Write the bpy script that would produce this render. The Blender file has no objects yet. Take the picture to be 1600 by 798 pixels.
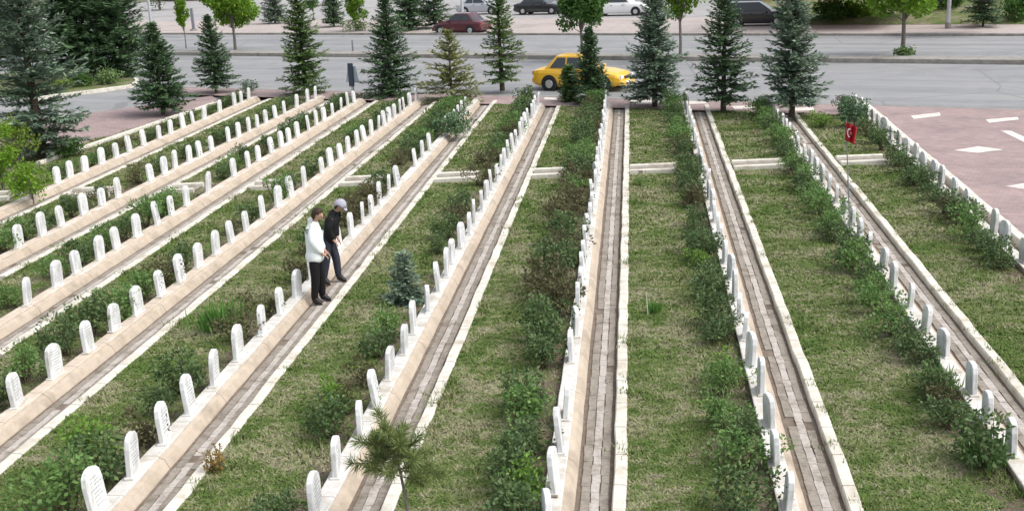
import bpy, bmesh, math, random
import numpy as np
from mathutils import Vector, Matrix

# ------------------------------------------------------------------ camera, sky, sun, exposure
scn = bpy.context.scene
COL = scn.collection
F, CX, CY, CAM_H = 1750.0, 800.0, 399.0, 6.3
CAM_R = Matrix(((0.99372594, 0.01821566, 0.11034918),
                (0.10098882, 0.27785573, -0.95529967),
                (-0.04806256, 0.96045009, 0.27427287)))
cd = bpy.data.cameras.new('camera')
cd.sensor_width = 36.0
cd.lens = 36.0 * F / 1600.0
cd.clip_start = 0.1
cd.clip_end = 3000
cam = bpy.data.objects.new('camera', cd)
COL.objects.link(cam)
cam.matrix_world = Matrix.Translation((0, 0, CAM_H)) @ CAM_R.to_4x4()
scn.camera = cam

SUN_EL, SUN_AZ = math.radians(54), math.radians(104)      # azimuth clockwise from +Y
w = bpy.data.worlds.new('World')
scn.world = w
w.use_nodes = True
nt = w.node_tree
bg = nt.nodes['Background']
sky = nt.nodes.new('ShaderNodeTexSky')
sky.sky_type = 'NISHITA'
sky.sun_disc = False
sky.sun_elevation = SUN_EL
sky.sun_rotation = SUN_AZ
sky.air_density = 1.0
sky.dust_density = 4.0
hs = nt.nodes.new('ShaderNodeHueSaturation')
hs.inputs['Saturation'].default_value = 0.35
nt.links.new(sky.outputs[0], hs.inputs['Color'])
nt.links.new(hs.outputs[0], bg.inputs['Color'])
bg.inputs['Strength'].default_value = 0.15
sd = bpy.data.lights.new('sun', 'SUN')
sd.energy = 0.68
sd.angle = math.radians(42)
sd.color = (1.0, 0.96, 0.9)
sun = bpy.data.objects.new('sun', sd)
COL.objects.link(sun)
to_sun = Vector((math.sin(SUN_AZ) * math.cos(SUN_EL), math.cos(SUN_AZ) * math.cos(SUN_EL), math.sin(SUN_EL)))
sun.rotation_euler = to_sun.to_track_quat('Z', 'Y').to_euler()
sun.location = (20, 10, 40)
scn.view_settings.view_transform = 'Standard'
scn.view_settings.look = 'None'
scn.view_settings.gamma = 1.0
scn.view_settings.exposure = 0.80
scn.render.engine = 'CYCLES'

rnd = random.Random(7)
nrs = np.random.RandomState(11)


# ------------------------------------------------------------------ helpers
def at(px, py, z=0.0):
    """a point of the ground plane at height z, from its place in the survey photograph"""
    v = CAM_R @ Vector((px - CX, -(py - CY), -F))
    t = (z - CAM_H) / v.z
    return Vector((v.x * t, v.y * t, z))


def tag(o, label=None, cat=None, group=None, kind=None):
    if label: o['label'] = label
    if cat: o['category'] = cat
    if group: o['group'] = group
    if kind: o['kind'] = kind
    return o


def empty(name, loc=(0, 0, 0), rz=0.0):
    o = bpy.data.objects.new(name, None)
    o.empty_display_size = 0.2
    COL.objects.link(o)
    o.location = loc
    o.rotation_euler = (0, 0, rz)
    return o


def copy_tree(o, parent=None):
    c = o.copy()
    COL.objects.link(c)
    if parent is not None:
        c.parent = parent
    for ch in list(o.children):
        copy_tree(ch, c)
    return c


class MB:
    """collects faces and links them as ONE mesh object"""
    def __init__(s):
        s.v, s.f, s.m = [], [], []

    def add(s, vs, fs, mi=0):
        b = len(s.v)
        s.v += [tuple(p) for p in vs]
        s.f += [tuple(b + i for i in f) for f in fs]
        s.m += [mi] * len(fs)
        return s

    def box(s, c, d, mi=0, rz=0.0, M=None):
        x, y, z = d[0] / 2, d[1] / 2, d[2] / 2
        vs = [Vector((sx * x, sy * y, sz * z)) for sz in (-1, 1) for sx, sy in ((-1, -1), (1, -1), (1, 1), (-1, 1))]
        R = M if M is not None else Matrix.Rotation(rz, 3, 'Z')
        vs = [R @ p + Vector(c) for p in vs]
        return s.add(vs, [(3, 2, 1, 0), (4, 5, 6, 7), (0, 1, 5, 4), (1, 2, 6, 5), (2, 3, 7, 6), (3, 0, 4, 7)], mi)

    def tube(s, pts, rads, n=8, mi=0, cap=True):
        pts = [Vector(p) for p in pts]
        rings = []
        for i, p in enumerate(pts):
            d = (pts[min(i + 1, len(pts) - 1)] - pts[max(i - 1, 0)]).normalized()
            a = d.orthogonal().normalized() if abs(d.z) < 0.9 else Vector((1, 0, 0)) - d * d.x
            a.normalize()
            b = d.cross(a)
            r = rads[i] if hasattr(rads, '__len__') else rads
            rings.append([p + a * (r * math.cos(2 * math.pi * k / n)) + b * (r * math.sin(2 * math.pi * k / n)) for k in range(n)])
        vs = [q for r in rings for q in r]
        fs = []
        for i in range(len(pts) - 1):
            for k in range(n):
                fs.append((i * n + k, i * n + (k + 1) % n, (i + 1) * n + (k + 1) % n, (i + 1) * n + k))
        if cap:
            fs.append(tuple(range(n))[::-1])
            fs.append(tuple((len(pts) - 1) * n + k for k in range(n)))
        return s.add(vs, fs, mi)

    def loft(s, rings, mi=0, closed=True, cap=True):
        n = len(rings[0])
        vs = [q for r in rings for q in r]
        fs = []
        for i in range(len(rings) - 1):
            for k in range(n if closed else n - 1):
                fs.append((i * n + k, i * n + (k + 1) % n, (i + 1) * n + (k + 1) % n, (i + 1) * n + k))
        if cap:
            fs.append(tuple(range(n))[::-1])
            fs.append(tuple((len(rings) - 1) * n + k for k in range(n)))
        return s.add(vs, fs, mi)

    def build(s, name, mats, parent=None, smooth=False, bevel=0.0, loc=None, rz=0.0, segs=2):
        me = bpy.data.meshes.new(name)
        me.from_pydata(s.v, [], s.f)
        for m in (mats if isinstance(mats, (list, tuple)) else [mats]):
            me.materials.append(m)
        if len(me.materials) > 1:
            me.polygons.foreach_set('material_index', s.m)
        bm = bmesh.new()
        bm.from_mesh(me)
        bmesh.ops.recalc_face_normals(bm, faces=bm.faces)
        if bevel:
            es = [e for e in bm.edges if len(e.link_faces) == 2 and e.calc_face_angle(0) > 0.5]
            bmesh.ops.bevel(bm, geom=es, offset=bevel, segments=segs, affect='EDGES', profile=0.5)
        bm.to_mesh(me)
        bm.free()
        if smooth:
            me.polygons.foreach_set('use_smooth', [True] * len(me.polygons))
        o = bpy.data.objects.new(name, me)
        COL.objects.link(o)
        if parent is not None:
            o.parent = parent
        if loc is not None:
            o.location = loc
            o.rotation_euler = (0, 0, rz)
        return o


def quads_mesh(name, V, mat, parent=None, smooth=False):
    """V: (N, k, 3) array of N separate k-gons -> one mesh"""
    V = np.asarray(V, dtype=np.float32)
    n, k = V.shape[:2]
    me = bpy.data.meshes.new(name)
    me.vertices.add(n * k)
    me.vertices.foreach_set('co', V.reshape(-1))
    me.loops.add(n * k)
    me.loops.foreach_set('vertex_index', np.arange(n * k, dtype=np.int32))
    me.polygons.add(n)
    me.polygons.foreach_set('loop_start', np.arange(0, n * k, k, dtype=np.int32))
    me.update(calc_edges=True)
    me.materials.append(mat)
    o = bpy.data.objects.new(name, me)
    COL.objects.link(o)
    if parent is not None:
        o.parent = parent
    return o


def norm(a):
    return a / np.maximum(np.linalg.norm(a, axis=-1, keepdims=True), 1e-9)


def leaves(C, U, N, L, W):
    """diamond leaves: base C, axis U, normal hint N, lengths L, widths W"""
    U = norm(U)
    S = norm(np.cross(U, N))
    L = np.asarray(L)[..., None]
    W = np.asarray(W)[..., None]
    return np.stack([C, C + U * L * .45 + S * W * .5, C + U * L, C + U * L * .45 - S * W * .5], axis=1)


def rdir(n, rs):
    v = rs.normal(size=(n, 3))
    return norm(v)


# ------------------------------------------------------------------ materials
def new_mat(name):
    m = bpy.data.materials.new(name)
    m.use_nodes = True
    nt = m.node_tree
    p = nt.nodes['Principled BSDF']
    p.inputs['Specular IOR Level'].default_value = 0.3
    return m, nt, p


def ramp(nt, stops):
    r = nt.nodes.new('ShaderNodeValToRGB')
    e = r.color_ramp.elements
    while len(e) < len(stops):
        e.new(0.5)
    for i, (p, c) in enumerate(stops):
        e[i].position = p
        e[i].color = (c[0], c[1], c[2], 1)
    return r


def noise(nt, scale, detail=6, rough=.6, vec=None, dist=0.0):
    n = nt.nodes.new('ShaderNodeTexNoise')
    n.inputs['Scale'].default_value = scale
    n.inputs['Detail'].default_value = detail
    n.inputs['Roughness'].default_value = rough
    n.inputs['Distortion'].default_value = dist
    if vec is not None:
        nt.links.new(vec, n.inputs['Vector'])
    return n


def wpos(nt, scale=(1, 1, 1)):
    g = nt.nodes.new('ShaderNodeNewGeometry')
    if scale == (1, 1, 1):
        return g.outputs['Position']
    m = nt.nodes.new('ShaderNodeMapping')
    m.inputs['Scale'].default_value = scale
    nt.links.new(g.outputs['Position'], m.inputs['Vector'])
    return m.outputs[0]


def mixc(nt, a, b, fac, mode='MIX'):
    m = nt.nodes.new('ShaderNodeMix')
    m.data_type = 'RGBA'
    m.blend_type = mode
    for sock, v in ((m.inputs[0], fac), (m.inputs[6], a), (m.inputs[7], b)):
        if hasattr(v, 'is_output'):
            nt.links.new(v, sock)
        elif isinstance(v, (int, float)):
            sock.default_value = v
        else:
            sock.default_value = (v[0], v[1], v[2], 1)
    return m.outputs[2]


def bump(nt, p, h, strength=.4, dist=.01):
    b = nt.nodes.new('ShaderNodeBump')
    b.inputs['Strength'].default_value = strength
    b.inputs['Distance'].default_value = dist
    nt.links.new(h, b.inputs['Height'])
    nt.links.new(b.outputs[0], p.inputs['Normal'])


def rough_mat(name, c1, c2, scale=6, c3=None, big=.5, rough=.85, bmp=.3, stretch=(1, 1, 1)):
    """two-tone noise with a broader stain of c3"""
    m, nt, p = new_mat(name)
    v = wpos(nt, stretch)
    n = noise(nt, scale, 8, .65, v)
    r = ramp(nt, [(.35, c1), (.68, c2)])
    nt.links.new(n.outputs['Fac'], r.inputs['Fac'])
    col = r.outputs[0]
    if c3:
        n2 = noise(nt, big, 6, .7, v)
        r2 = ramp(nt, [(.48, (0, 0, 0)), (.68, (1, 1, 1))])
        nt.links.new(n2.outputs['Fac'], r2.inputs['Fac'])
        col = mixc(nt, col, c3, r2.outputs[0])
    nt.links.new(col, p.inputs['Base Color'])
    p.inputs['Roughness'].default_value = rough
    if bmp:
        bump(nt, p, n.outputs['Fac'], bmp)
    return m


def leaf_mat(name, stops, trans=.25, noise_scale=1.5, second=None):
    """per-leaf colour from a ramp; some light passes through the leaf"""
    m, nt, p = new_mat(name)
    g = nt.nodes.new('ShaderNodeNewGeometry')
    r = ramp(nt, [(i / max(1, len(stops) - 1), c) for i, c in enumerate(stops)])
    n = noise(nt, noise_scale, 2, .5, g.outputs['Position'])
    mx = nt.nodes.new('ShaderNodeMath')
    mx.operation = 'MULTIPLY_ADD'
    nt.links.new(g.outputs['Random Per Island'], mx.inputs[0])
    mx.inputs[1].default_value = .6
    m2 = nt.nodes.new('ShaderNodeMath')
    m2.operation = 'MULTIPLY_ADD'
    nt.links.new(n.outputs['Fac'], m2.inputs[0])
    m2.inputs[1].default_value = 1.0
    m2.inputs[2].default_value = -.3
    nt.links.new(m2.outputs[0], mx.inputs[2])
    nt.links.new(mx.outputs[0], r.inputs['Fac'])
    p.inputs['Roughness'].default_value = .55
    p.inputs['Specular IOR Level'].default_value = .25
    nt.links.new(r.outputs[0], p.inputs['Base Color'])
    t = nt.nodes.new('ShaderNodeBsdfTranslucent')
    nt.links.new(r.outputs[0], t.inputs['Color'])
    ms = nt.nodes.new('ShaderNodeMixShader')
    ms.inputs[0].default_value = trans
    out = nt.nodes['Material Output']
    nt.links.new(p.outputs[0], ms.inputs[1])
    nt.links.new(t.outputs[0], ms.inputs[2])
    nt.links.new(ms.outputs[0], out.inputs['Surface'])
    return m


def plain(name, c, rough=.6, metal=0.0, coat=0.0, spec=.4, var=.12, scale=14):
    m, nt, p = new_mat(name)
    tc = nt.nodes.new('ShaderNodeTexCoord')
    n = noise(nt, scale, 5, .6, tc.outputs['Object'])
    r = ramp(nt, [(.3, tuple(x * (1 - var) for x in c)), (.7, tuple(min(1, x * (1 + var)) for x in c))])
    nt.links.new(n.outputs['Fac'], r.inputs['Fac'])
    nt.links.new(r.outputs[0], p.inputs['Base Color'])
    p.inputs['Roughness'].default_value = rough
    p.inputs['Metallic'].default_value = metal
    p.inputs['Coat Weight'].default_value = coat
    p.inputs['Coat Roughness'].default_value = .08
    p.inputs['Specular IOR Level'].default_value = spec
    return m


def grass_mats():
    """soil sheet and blades share one pattern of green and dry patches"""
    out = []
    for nm in ('turf', 'grass_blades'):
        m, nt, p = new_mat(nm)
        g = nt.nodes.new('ShaderNodeNewGeometry')
        v = g.outputs['Position']
        mp = nt.nodes.new('ShaderNodeMapping')
        mp.inputs['Scale'].default_value = (.7, 1.0, 1)
        nt.links.new(v, mp.inputs['Vector'])
        n1 = noise(nt, .9, 5, .62, mp.outputs[0], .4)
        n2 = noise(nt, 5.5, 4, .65, mp.outputs[0], .3)
        add = nt.nodes.new('ShaderNodeMath')
        add.operation = 'MULTIPLY_ADD'
        nt.links.new(n2.outputs['Fac'], add.inputs[0])
        add.inputs[1].default_value = .75
        nt.links.new(n1.outputs['Fac'], add.inputs[2])
        f = add.outputs[0]
        if nm == 'grass_blades':
            a2 = nt.nodes.new('ShaderNodeMath')
            a2.operation = 'MULTIPLY_ADD'
            nt.links.new(g.outputs['Random Per Island'], a2.inputs[0])
            a2.inputs[1].default_value = .26
            nt.links.new(f, a2.inputs[2])
            a3 = nt.nodes.new('ShaderNodeMath')
            a3.operation = 'SUBTRACT'
            nt.links.new(a2.outputs[0], a3.inputs[0])
            a3.inputs[1].default_value = .13
            f = a3.outputs[0]
            stops = [(.50, (0.061, 0.120, 0.026)), (.76, (0.106, 0.165, 0.042)), (.92, (0.181, 0.219, 0.083)), (1.0, (0.318, 0.305, 0.188))]
        else:
            stops = [(.54, (0.057, 0.105, 0.026)), (.78, (0.098, 0.138, 0.043)), (.92, (0.160, 0.174, 0.087)), (1.0, (0.226, 0.210, 0.148))]
        r = ramp(nt, stops)
        nt.links.new(f, r.inputs['Fac'])
        col = r.outputs[0]
        if nm == 'turf':
            n4 = noise(nt, 38, 5, .75, v)
            r4 = ramp(nt, [(.3, (.55, .58, .5)), (.5, (1, 1, 1)), (.72, (1.6, 1.5, 1.45))])
            nt.links.new(n4.outputs['Fac'], r4.inputs['Fac'])
            col = mixc(nt, col, r4.outputs[0], 1.0, 'MULTIPLY')
            an = nt.nodes.new('ShaderNodeAttribute')
            an.attribute_name = 'across'
            n5 = noise(nt, 2.2, 5, .65, v)
            ma = nt.nodes.new('ShaderNodeMath'); ma.operation = 'MULTIPLY_ADD'
            nt.links.new(n5.outputs['Fac'], ma.inputs[0]); ma.inputs[1].default_value = .55
            nt.links.new(an.outputs['Fac'], ma.inputs[2])
            mr = nt.nodes.new('ShaderNodeMapRange')
            mr.inputs['From Min'].default_value = .96; mr.inputs['From Max'].default_value = 1.12
            nt.links.new(ma.outputs[0], mr.inputs['Value'])
            soil = ramp(nt, [(.3, (.085, .066, .046)), (.7, (.20, .165, .125))])
            nt.links.new(n4.outputs['Fac'], soil.inputs['Fac'])
            col = mixc(nt, col, soil.outputs[0], mr.outputs[0])
        nt.links.new(col, p.inputs['Base Color'])
        p.inputs['Roughness'].default_value = .9
        p.inputs['Specular IOR Level'].default_value = .1
        if nm == 'turf':
            n3 = noise(nt, 30, 4, .7, v)
            bump(nt, p, n3.outputs['Fac'], .8, .03)
        out.append(m)
    return out


M_TURF, M_BLADE = grass_mats()
def add_joints(m, length, wid, dark):
    nt = m.node_tree
    p = nt.nodes['Principled BSDF']
    src = p.inputs['Base Color'].links[0].from_socket
    g = nt.nodes.new('ShaderNodeNewGeometry')
    nz = noise(nt, 7, 3, .6, g.outputs['Position'])
    sp = nt.nodes.new('ShaderNodeSeparateXYZ')
    nt.links.new(g.outputs['Position'], sp.inputs[0])
    a = nt.nodes.new('ShaderNodeMath'); a.operation = 'MULTIPLY_ADD'
    nt.links.new(nz.outputs['Fac'], a.inputs[0]); a.inputs[1].default_value = .05
    nt.links.new(sp.outputs['Y'], a.inputs[2])
    b = nt.nodes.new('ShaderNodeMath'); b.operation = 'PINGPONG'
    nt.links.new(a.outputs[0], b.inputs[0]); b.inputs[1].default_value = length / 2
    c = nt.nodes.new('ShaderNodeMath'); c.operation = 'LESS_THAN'
    nt.links.new(b.outputs[0], c.inputs[0]); c.inputs[1].default_value = wid
    nt.links.new(mixc(nt, src, dark, c.outputs[0]), p.inputs['Base Color'])


M_KERB = rough_mat('kerb_white', (.70, .675, .605), (.56, .53, .46), 9, (.44, .395, .31), 2.0, .85, .35)
M_COPE = rough_mat('marble_coping', (.67, .665, .64), (.54, .52, .48), 7, (.44, .39, .31), 2.2, .7, .2)
M_COPE_TAN = rough_mat('worn_coping', (.60, .515, .425), (.49, .41, .33), 6, (.68, .66, .62), 1.3, .85, .25)
M_TAN = rough_mat('tan_render', (.51, .43, .345), (.41, .345, .275), 5, (.32, .27, .21), 1.6, .9, .3)
M_PATH = rough_mat('path_paving', (.235, .205, .172), (.335, .30, .258), 16, (.16, .138, .11), 3.2, .95, .6)
M_BED = rough_mat('dark_soil_bed', (.13, .10, .075), (.22, .18, .145), 9, None, 1, .95, .5)
M_PAVER = rough_mat('path_pavers', (.50, .465, .43), (.37, .335, .30), 16, (.24, .205, .17), 3.2, .9, .4)
add_joints(M_KERB, .80, .009, (.26, .22, .17))
add_joints(M_COPE, 1.05, .007, (.33, .29, .24))
add_joints(M_COPE_TAN, 1.05, .007, (.30, .25, .20))
add_joints(M_TAN, 2.1, .008, (.24, .185, .14))
def stone_mat():
    m, nt, p = new_mat('headstone_marble')
    tc = nt.nodes.new('ShaderNodeTexCoord')
    oi = nt.nodes.new('ShaderNodeObjectInfo')
    sh = nt.nodes.new('ShaderNodeVectorMath'); sh.operation = 'SCALE'
    cb = nt.nodes.new('ShaderNodeCombineXYZ')
    for q in range(3): nt.links.new(oi.outputs['Random'], cb.inputs[q])
    nt.links.new(cb.outputs[0], sh.inputs[0]); sh.inputs['Scale'].default_value = 57.0
    ad = nt.nodes.new('ShaderNodeVectorMath'); ad.operation = 'ADD'
    mp = nt.nodes.new('ShaderNodeMapping'); mp.inputs['Scale'].default_value = (1, 1, .35)
    nt.links.new(tc.outputs['Object'], mp.inputs['Vector'])
    nt.links.new(mp.outputs[0], ad.inputs[0]); nt.links.new(sh.outputs[0], ad.inputs[1])
    n = noise(nt, 9, 8, .65, ad.outputs[0])
    r = ramp(nt, [(.36, (.52, .52, .50)), (.52, (.74, .75, .755)), (.75, (.80, .81, .82))])
    nt.links.new(n.outputs['Fac'], r.inputs['Fac'])
    r2 = ramp(nt, [(0, (.86, .86, .85)), (.5, (.98, .98, .98)), (1, (1, .995, .97))])
    nt.links.new(oi.outputs['Random'], r2.inputs['Fac'])
    c = mixc(nt, r.outputs[0], r2.outputs[0], 1.0, 'MULTIPLY')
    nt.links.new(c, p.inputs['Base Color'])
    p.inputs['Roughness'].default_value = .55
    return m


M_STONE = stone_mat()
M_LETTER = plain('carved_lettering', (.40, .41, .43), .8)
M_ROAD = None


def road_mat():
    m, nt, p = new_mat('asphalt')
    g = nt.nodes.new('ShaderNodeNewGeometry')
    mp = nt.nodes.new('ShaderNodeMapping')
    mp.inputs['Rotation'].default_value = (0, 0, math.radians(22.9))
    nt.links.new(g.outputs['Position'], mp.inputs['Vector'])
    mp2 = nt.nodes.new('ShaderNodeMapping')
    mp2.inputs['Scale'].default_value = (.05, .8, 1)
    nt.links.new(mp.outputs[0], mp2.inputs['Vector'])
    n1 = noise(nt, 1.0, 7, .65, mp2.outputs[0])
    r1 = ramp(nt, [(.34, (.215, .22, .228)), (.52, (.262, .265, .27)), (.70, (.305, .305, .305))])
    nt.links.new(n1.outputs['Fac'], r1.inputs['Fac'])
    n2 = noise(nt, .35, 8, .75, g.outputs['Position'], .8)
    r2 = ramp(nt, [(.36, (.86, .86, .86)), (.5, (1, 1, 1)), (.66, (1.07, 1.06, 1.04))])
    nt.links.new(n2.outputs['Fac'], r2.inputs['Fac'])
    c = mixc(nt, r1.outputs[0], r2.outputs[0], 1.0, 'MULTIPLY')
    n3 = noise(nt, 30, 3, .7, g.outputs['Position'])
    r3 = ramp(nt, [(.3, (.88, .88, .88)), (.7, (1.1, 1.1, 1.1))])
    nt.links.new(n3.outputs['Fac'], r3.inputs['Fac'])
    c = mixc(nt, c, r3.outputs[0], 1.0, 'MULTIPLY')
    # tar filled cracks
    v = nt.nodes.new('ShaderNodeTexVoronoi')
    v.feature = 'DISTANCE_TO_EDGE'
    v.inputs['Scale'].default_value = .16
    nt.links.new(mixc(nt, g.outputs['Position'], n2.outputs['Color'], .12), v.inputs['Vector'])
    lt = nt.nodes.new('ShaderNodeMath'); lt.operation = 'LESS_THAN'
    nt.links.new(v.outputs['Distance'], lt.inputs[0]); lt.inputs[1].default_value = .006
    ml = nt.nodes.new('ShaderNodeMath'); ml.operation = 'MULTIPLY'
    nt.links.new(lt.outputs[0], ml.inputs[0]); ml.inputs[1].default_value = .35
    c = mixc(nt, c, (.12, .12, .122), ml.outputs[0])
    nt.links.new(c, p.inputs['Base Color'])
    p.inputs['Roughness'].default_value = .9
    return m


M_ROAD = road_mat()
M_PINK = None
M_EARTH = rough_mat('bare_earth', (.20, .17, .125), (.13, .12, .075), 1.5, (.10, .12, .05), .12, .95, .5)
M_CONC = rough_mat('weathered_concrete', (.34, .32, .29), (.24, .225, .20), 4, (.18, .165, .14), .8, .9, .3)
M_INLAY = rough_mat('pale_inlay', (.74, .70, .64), (.62, .58, .52), 6, (.5, .44, .4), 1.5, .85, .2)
M_BARK = rough_mat('bark', (.10, .075, .055), (.055, .042, .032), 18, None, 1, .95, .6)
M_GREYBARK = rough_mat('grey_bark', (.20, .18, .16), (.12, .105, .09), 14, None, 1, .95, .5)
M_STEM = plain('rose_stems', (.10, .075, .045), .8)
M_METAL = plain('galvanised_pole', (.50, .52, .54), .45, .5)
M_RUBBER = plain('tyre_rubber', (.018, .018, .019), .85)
M_RIM = plain('wheel_rim', (.55, .55, .56), .35, .7)
M_GLASS = plain('car_glass', (.035, .045, .05), .06, 0, 0, .6)
M_LAMP = plain('headlamp', (.70, .72, .72), .12, 0, .5)
M_TAIL = plain('tail_lamp', (.22, .012, .010), .2, 0, .5)
M_BLACKTRIM = plain('black_trim', (.02, .02, .021), .55)
M_PLATE = plain('number_plate', (.75, .75, .73), .5)


def paving_mat():
    m, nt, p = new_mat('pink_paving')
    g = nt.nodes.new('ShaderNodeNewGeometry')
    mp = nt.nodes.new('ShaderNodeMapping')
    mp.inputs['Rotation'].default_value = (0, 0, math.radians(22.6))
    nt.links.new(g.outputs['Position'], mp.inputs['Vector'])
    b = nt.nodes.new('ShaderNodeTexBrick')
    b.inputs['Scale'].default_value = 1.0
    b.inputs['Brick Width'].default_value = .21
    b.inputs['Row Height'].default_value = .105
    b.inputs['Mortar Size'].default_value = .004
    b.inputs['Color1'].default_value = (.365, .28, .272, 1)
    b.inputs['Color2'].default_value = (.295, .228, .222, 1)
    b.inputs['Mortar'].default_value = (.24, .18, .165, 1)
    nt.links.new(mp.outputs[0], b.inputs['Vector'])
    n = noise(nt, .7, 8, .7, g.outputs['Position'])
    r = ramp(nt, [(.35, (.80, .80, .82)), (.7, (1.15, 1.12, 1.10))])
    nt.links.new(n.outputs['Fac'], r.inputs['Fac'])
    c = mixc(nt, b.outputs['Color'], r.outputs[0], 1.0, 'MULTIPLY')
    nt.links.new(c, p.inputs['Base Color'])
    p.inputs['Roughness'].default_value = .9
    bump(nt, p, b.outputs['Fac'], .2, -.004)
    return m


M_PINK = paving_mat()

# foliage
M_SPRUCE_DARK = leaf_mat('spruce_dark', [(0.050, 0.103, 0.050), (0.093, 0.168, 0.078), (0.165, 0.255, 0.124)], .12)
M_SPRUCE_MID = leaf_mat('spruce_mid', [(0.069, 0.131, 0.045), (0.136, 0.218, 0.077), (0.240, 0.329, 0.119)], .15)
M_SPRUCE_BLUE = leaf_mat('spruce_blue', [(0.080, 0.133, 0.095), (0.170, 0.247, 0.173), (0.322, 0.401, 0.275)], .1)
M_SPRUCE_PALE = leaf_mat('spruce_pale', [(0.148, 0.178, 0.060), (0.258, 0.287, 0.109), (0.368, 0.368, 0.169)], .2)
M_BRIGHT = leaf_mat('leaf_bright', [(0.090, 0.180, 0.017), (0.156, 0.294, 0.024), (0.252, 0.396, 0.048)], .35)
M_MAPLE = leaf_mat('leaf_deep', [(0.036, 0.102, 0.019), (0.066, 0.156, 0.029), (0.132, 0.228, 0.060)], .3)
M_YELLOWGREEN = leaf_mat('leaf_yellowgreen', [(0.115, 0.196, 0.023), (0.196, 0.299, 0.040), (0.310, 0.391, 0.081)], .35)
ROSE = {
    'dark': leaf_mat('rose_dark', [(0.046, 0.089, 0.035), (0.089, 0.149, 0.054), (0.164, 0.236, 0.086)], .2, 4),
    'mid': leaf_mat('rose_mid', [(0.076, 0.147, 0.046), (0.130, 0.240, 0.067), (0.231, 0.345, 0.109)], .25, 4),
    'bright': leaf_mat('rose_bright', [(0.083, 0.179, 0.026), (0.149, 0.284, 0.045), (0.254, 0.374, 0.083)], .3, 4),
    'brown': leaf_mat('rose_brown', [(0.077, 0.059, 0.036), (0.112, 0.104, 0.050), (0.126, 0.147, 0.063)], .2, 4),
    'iris': leaf_mat('iris_blades', [(0.054, 0.142, 0.030), (0.101, 0.230, 0.047), (0.176, 0.311, 0.088)], .3, 3),
}
M_ORANGE = leaf_mat('orange_leaves', [(.17, .13, .03), (.32, .19, .04), (.13, .17, .05)], .3, 4)

# ------------------------------------------------------------------ layout
ROAD_DIR = Vector((.923, -.385, 0))
ORD = ['', 'first', 'second', 'third', 'fourth', 'fifth', 'sixth', 'seventh', 'eighth', 'ninth', 'tenth', 'eleventh', 'twelfth',
       'thirteenth', 'fourteenth', 'fifteenth', 'sixteenth', 'seventeenth', 'eighteenth', 'nineteenth']
TENS = {20: ('twentieth', 'twenty'), 30: ('thirtieth', 'thirty'), 40: ('fortieth', 'forty')}


def ordinal(n):
    if n < 20: return ORD[n]
    t, u = n // 10 * 10, n % 10
    return TENS[t][0] if u == 0 else TENS[t][1] + '-' + ORD[u]


def spaced(a, b, step, seed, jit=.10, gaps=()):
    r = random.Random(seed)
    out, y = [], a
    while y < b:
        if not any(g0 < y < g1 for g0, g1 in gaps):
            out.append(round(y + r.uniform(-jit, jit), 2))
        y += step
    return out


ROWS = [
    dict(desc='the leftmost row', a=-16.575, b=.0039, y0=25.6, y1=47.4,
         ys=[29.99, 30.77, 31.6, 32.75, 33.76, 34.72, 35.86, 37.1, 38.11, 39.34, 40.26, 41.36, 43.06, 44.78, 45.68, 46.6]),
    dict(desc='the second row from left', a=-14.24, b=.0195, y0=21, y1=47.0,
         ys=[21.9, 23.01, 24.02, 24.86, 26.03, 27.0, 27.87, 30.0, 30.86, 31.69, 32.75, 33.56, 34.5, 36.01, 36.98, 38.0, 38.87, 39.8, 40.91, 41.99, 43.59, 45.0, 46.1]),
    dict(desc='the third row from left', a=-11.409, b=.0029, y0=16.5, y1=45.6,
         ys=[17.7, 18.89, 20.0, 20.9, 21.9, 22.72, 23.75, 24.86, 25.8, 26.74, 28.28, 30.3, 31.5, 32.5, 33.76, 34.7, 35.6, 36.55, 37.86, 38.95, 39.91, 41.25, 42.52, 43.62, 44.5]),
    dict(desc='the fourth row from left', a=-9.077, b=.0091, y0=11.5, y1=45.4,
         ys=[13.2, 14.22, 15.32, 16.4, 17.38, 18.25, 19.3, 20.2, 21.2, 22.11, 23.08, 24.06, 25.26, 26.43, 27.49, 28.7, 30.42, 31.41, 32.5, 33.48, 34.55, 35.56, 36.5, 37.5, 38.4, 39.28, 40.14, 41.18, 42.0, 43.09, 44.3]),
    dict(desc='the row with two visitors', a=-6.26, b=.0004, y0=9.5, y1=44.6,
         ys=[11.11, 12.08, 13.04, 13.96, 14.97, 16.02, 17.14, 18.2, 19.16, 20.2, 21.3, 22.4, 23.5, 24.52, 25.4, 26.4, 27.4, 28.47, 31.08, 32.4, 33.5, 36.6, 37.6, 38.6, 39.5, 40.4, 41.4]),
    dict(desc='the row beside the blue sapling', a=-3.692, b=.0026, y0=9.5, y1=42.6,
         ys=[11.08, 12.09, 13.25, 14.2, 15.18, 16.2, 17.15, 18.2, 19.4, 20.3, 21.2, 22.3, 23.4, 24.35, 25.5, 26.7, 27.7, 28.7, 29.8, 30.85] + spaced(31.9, 42.3, 1.02, 3)),
    dict(desc='the centre row', a=-1.009, b=.0005, y0=9.5, y1=42.0, ys=spaced(10.75, 41.9, 1.03, 4, .09, ((14.5, 15.1),))),
    dict(desc='the row right of centre', a=1.522, b=.0084, y0=9.5, y1=41.6, ys=spaced(11.3, 41.4, 1.06, 5, .10)),
    dict(desc='the red flag row', a=4.255, b=.0112, y0=9.5, y1=39.9,
         ys=[12.69, 13.64, 14.5, 15.9, 16.92, 18.1, 19.21, 20.3, 21.4, 22.45, 23.4, 24.4, 25.5] + spaced(26.5, 39.7, 1.04, 6)),
    dict(desc='the rightmost row', a=6.509, b=.0266, y0=17, y1=39.3, ys=spaced(20.6, 39.2, 1.03, 8)),
]
for r in ROWS:
    r['x'] = (lambda y, a=r['a'], b=r['b']: a + b * y)
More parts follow.
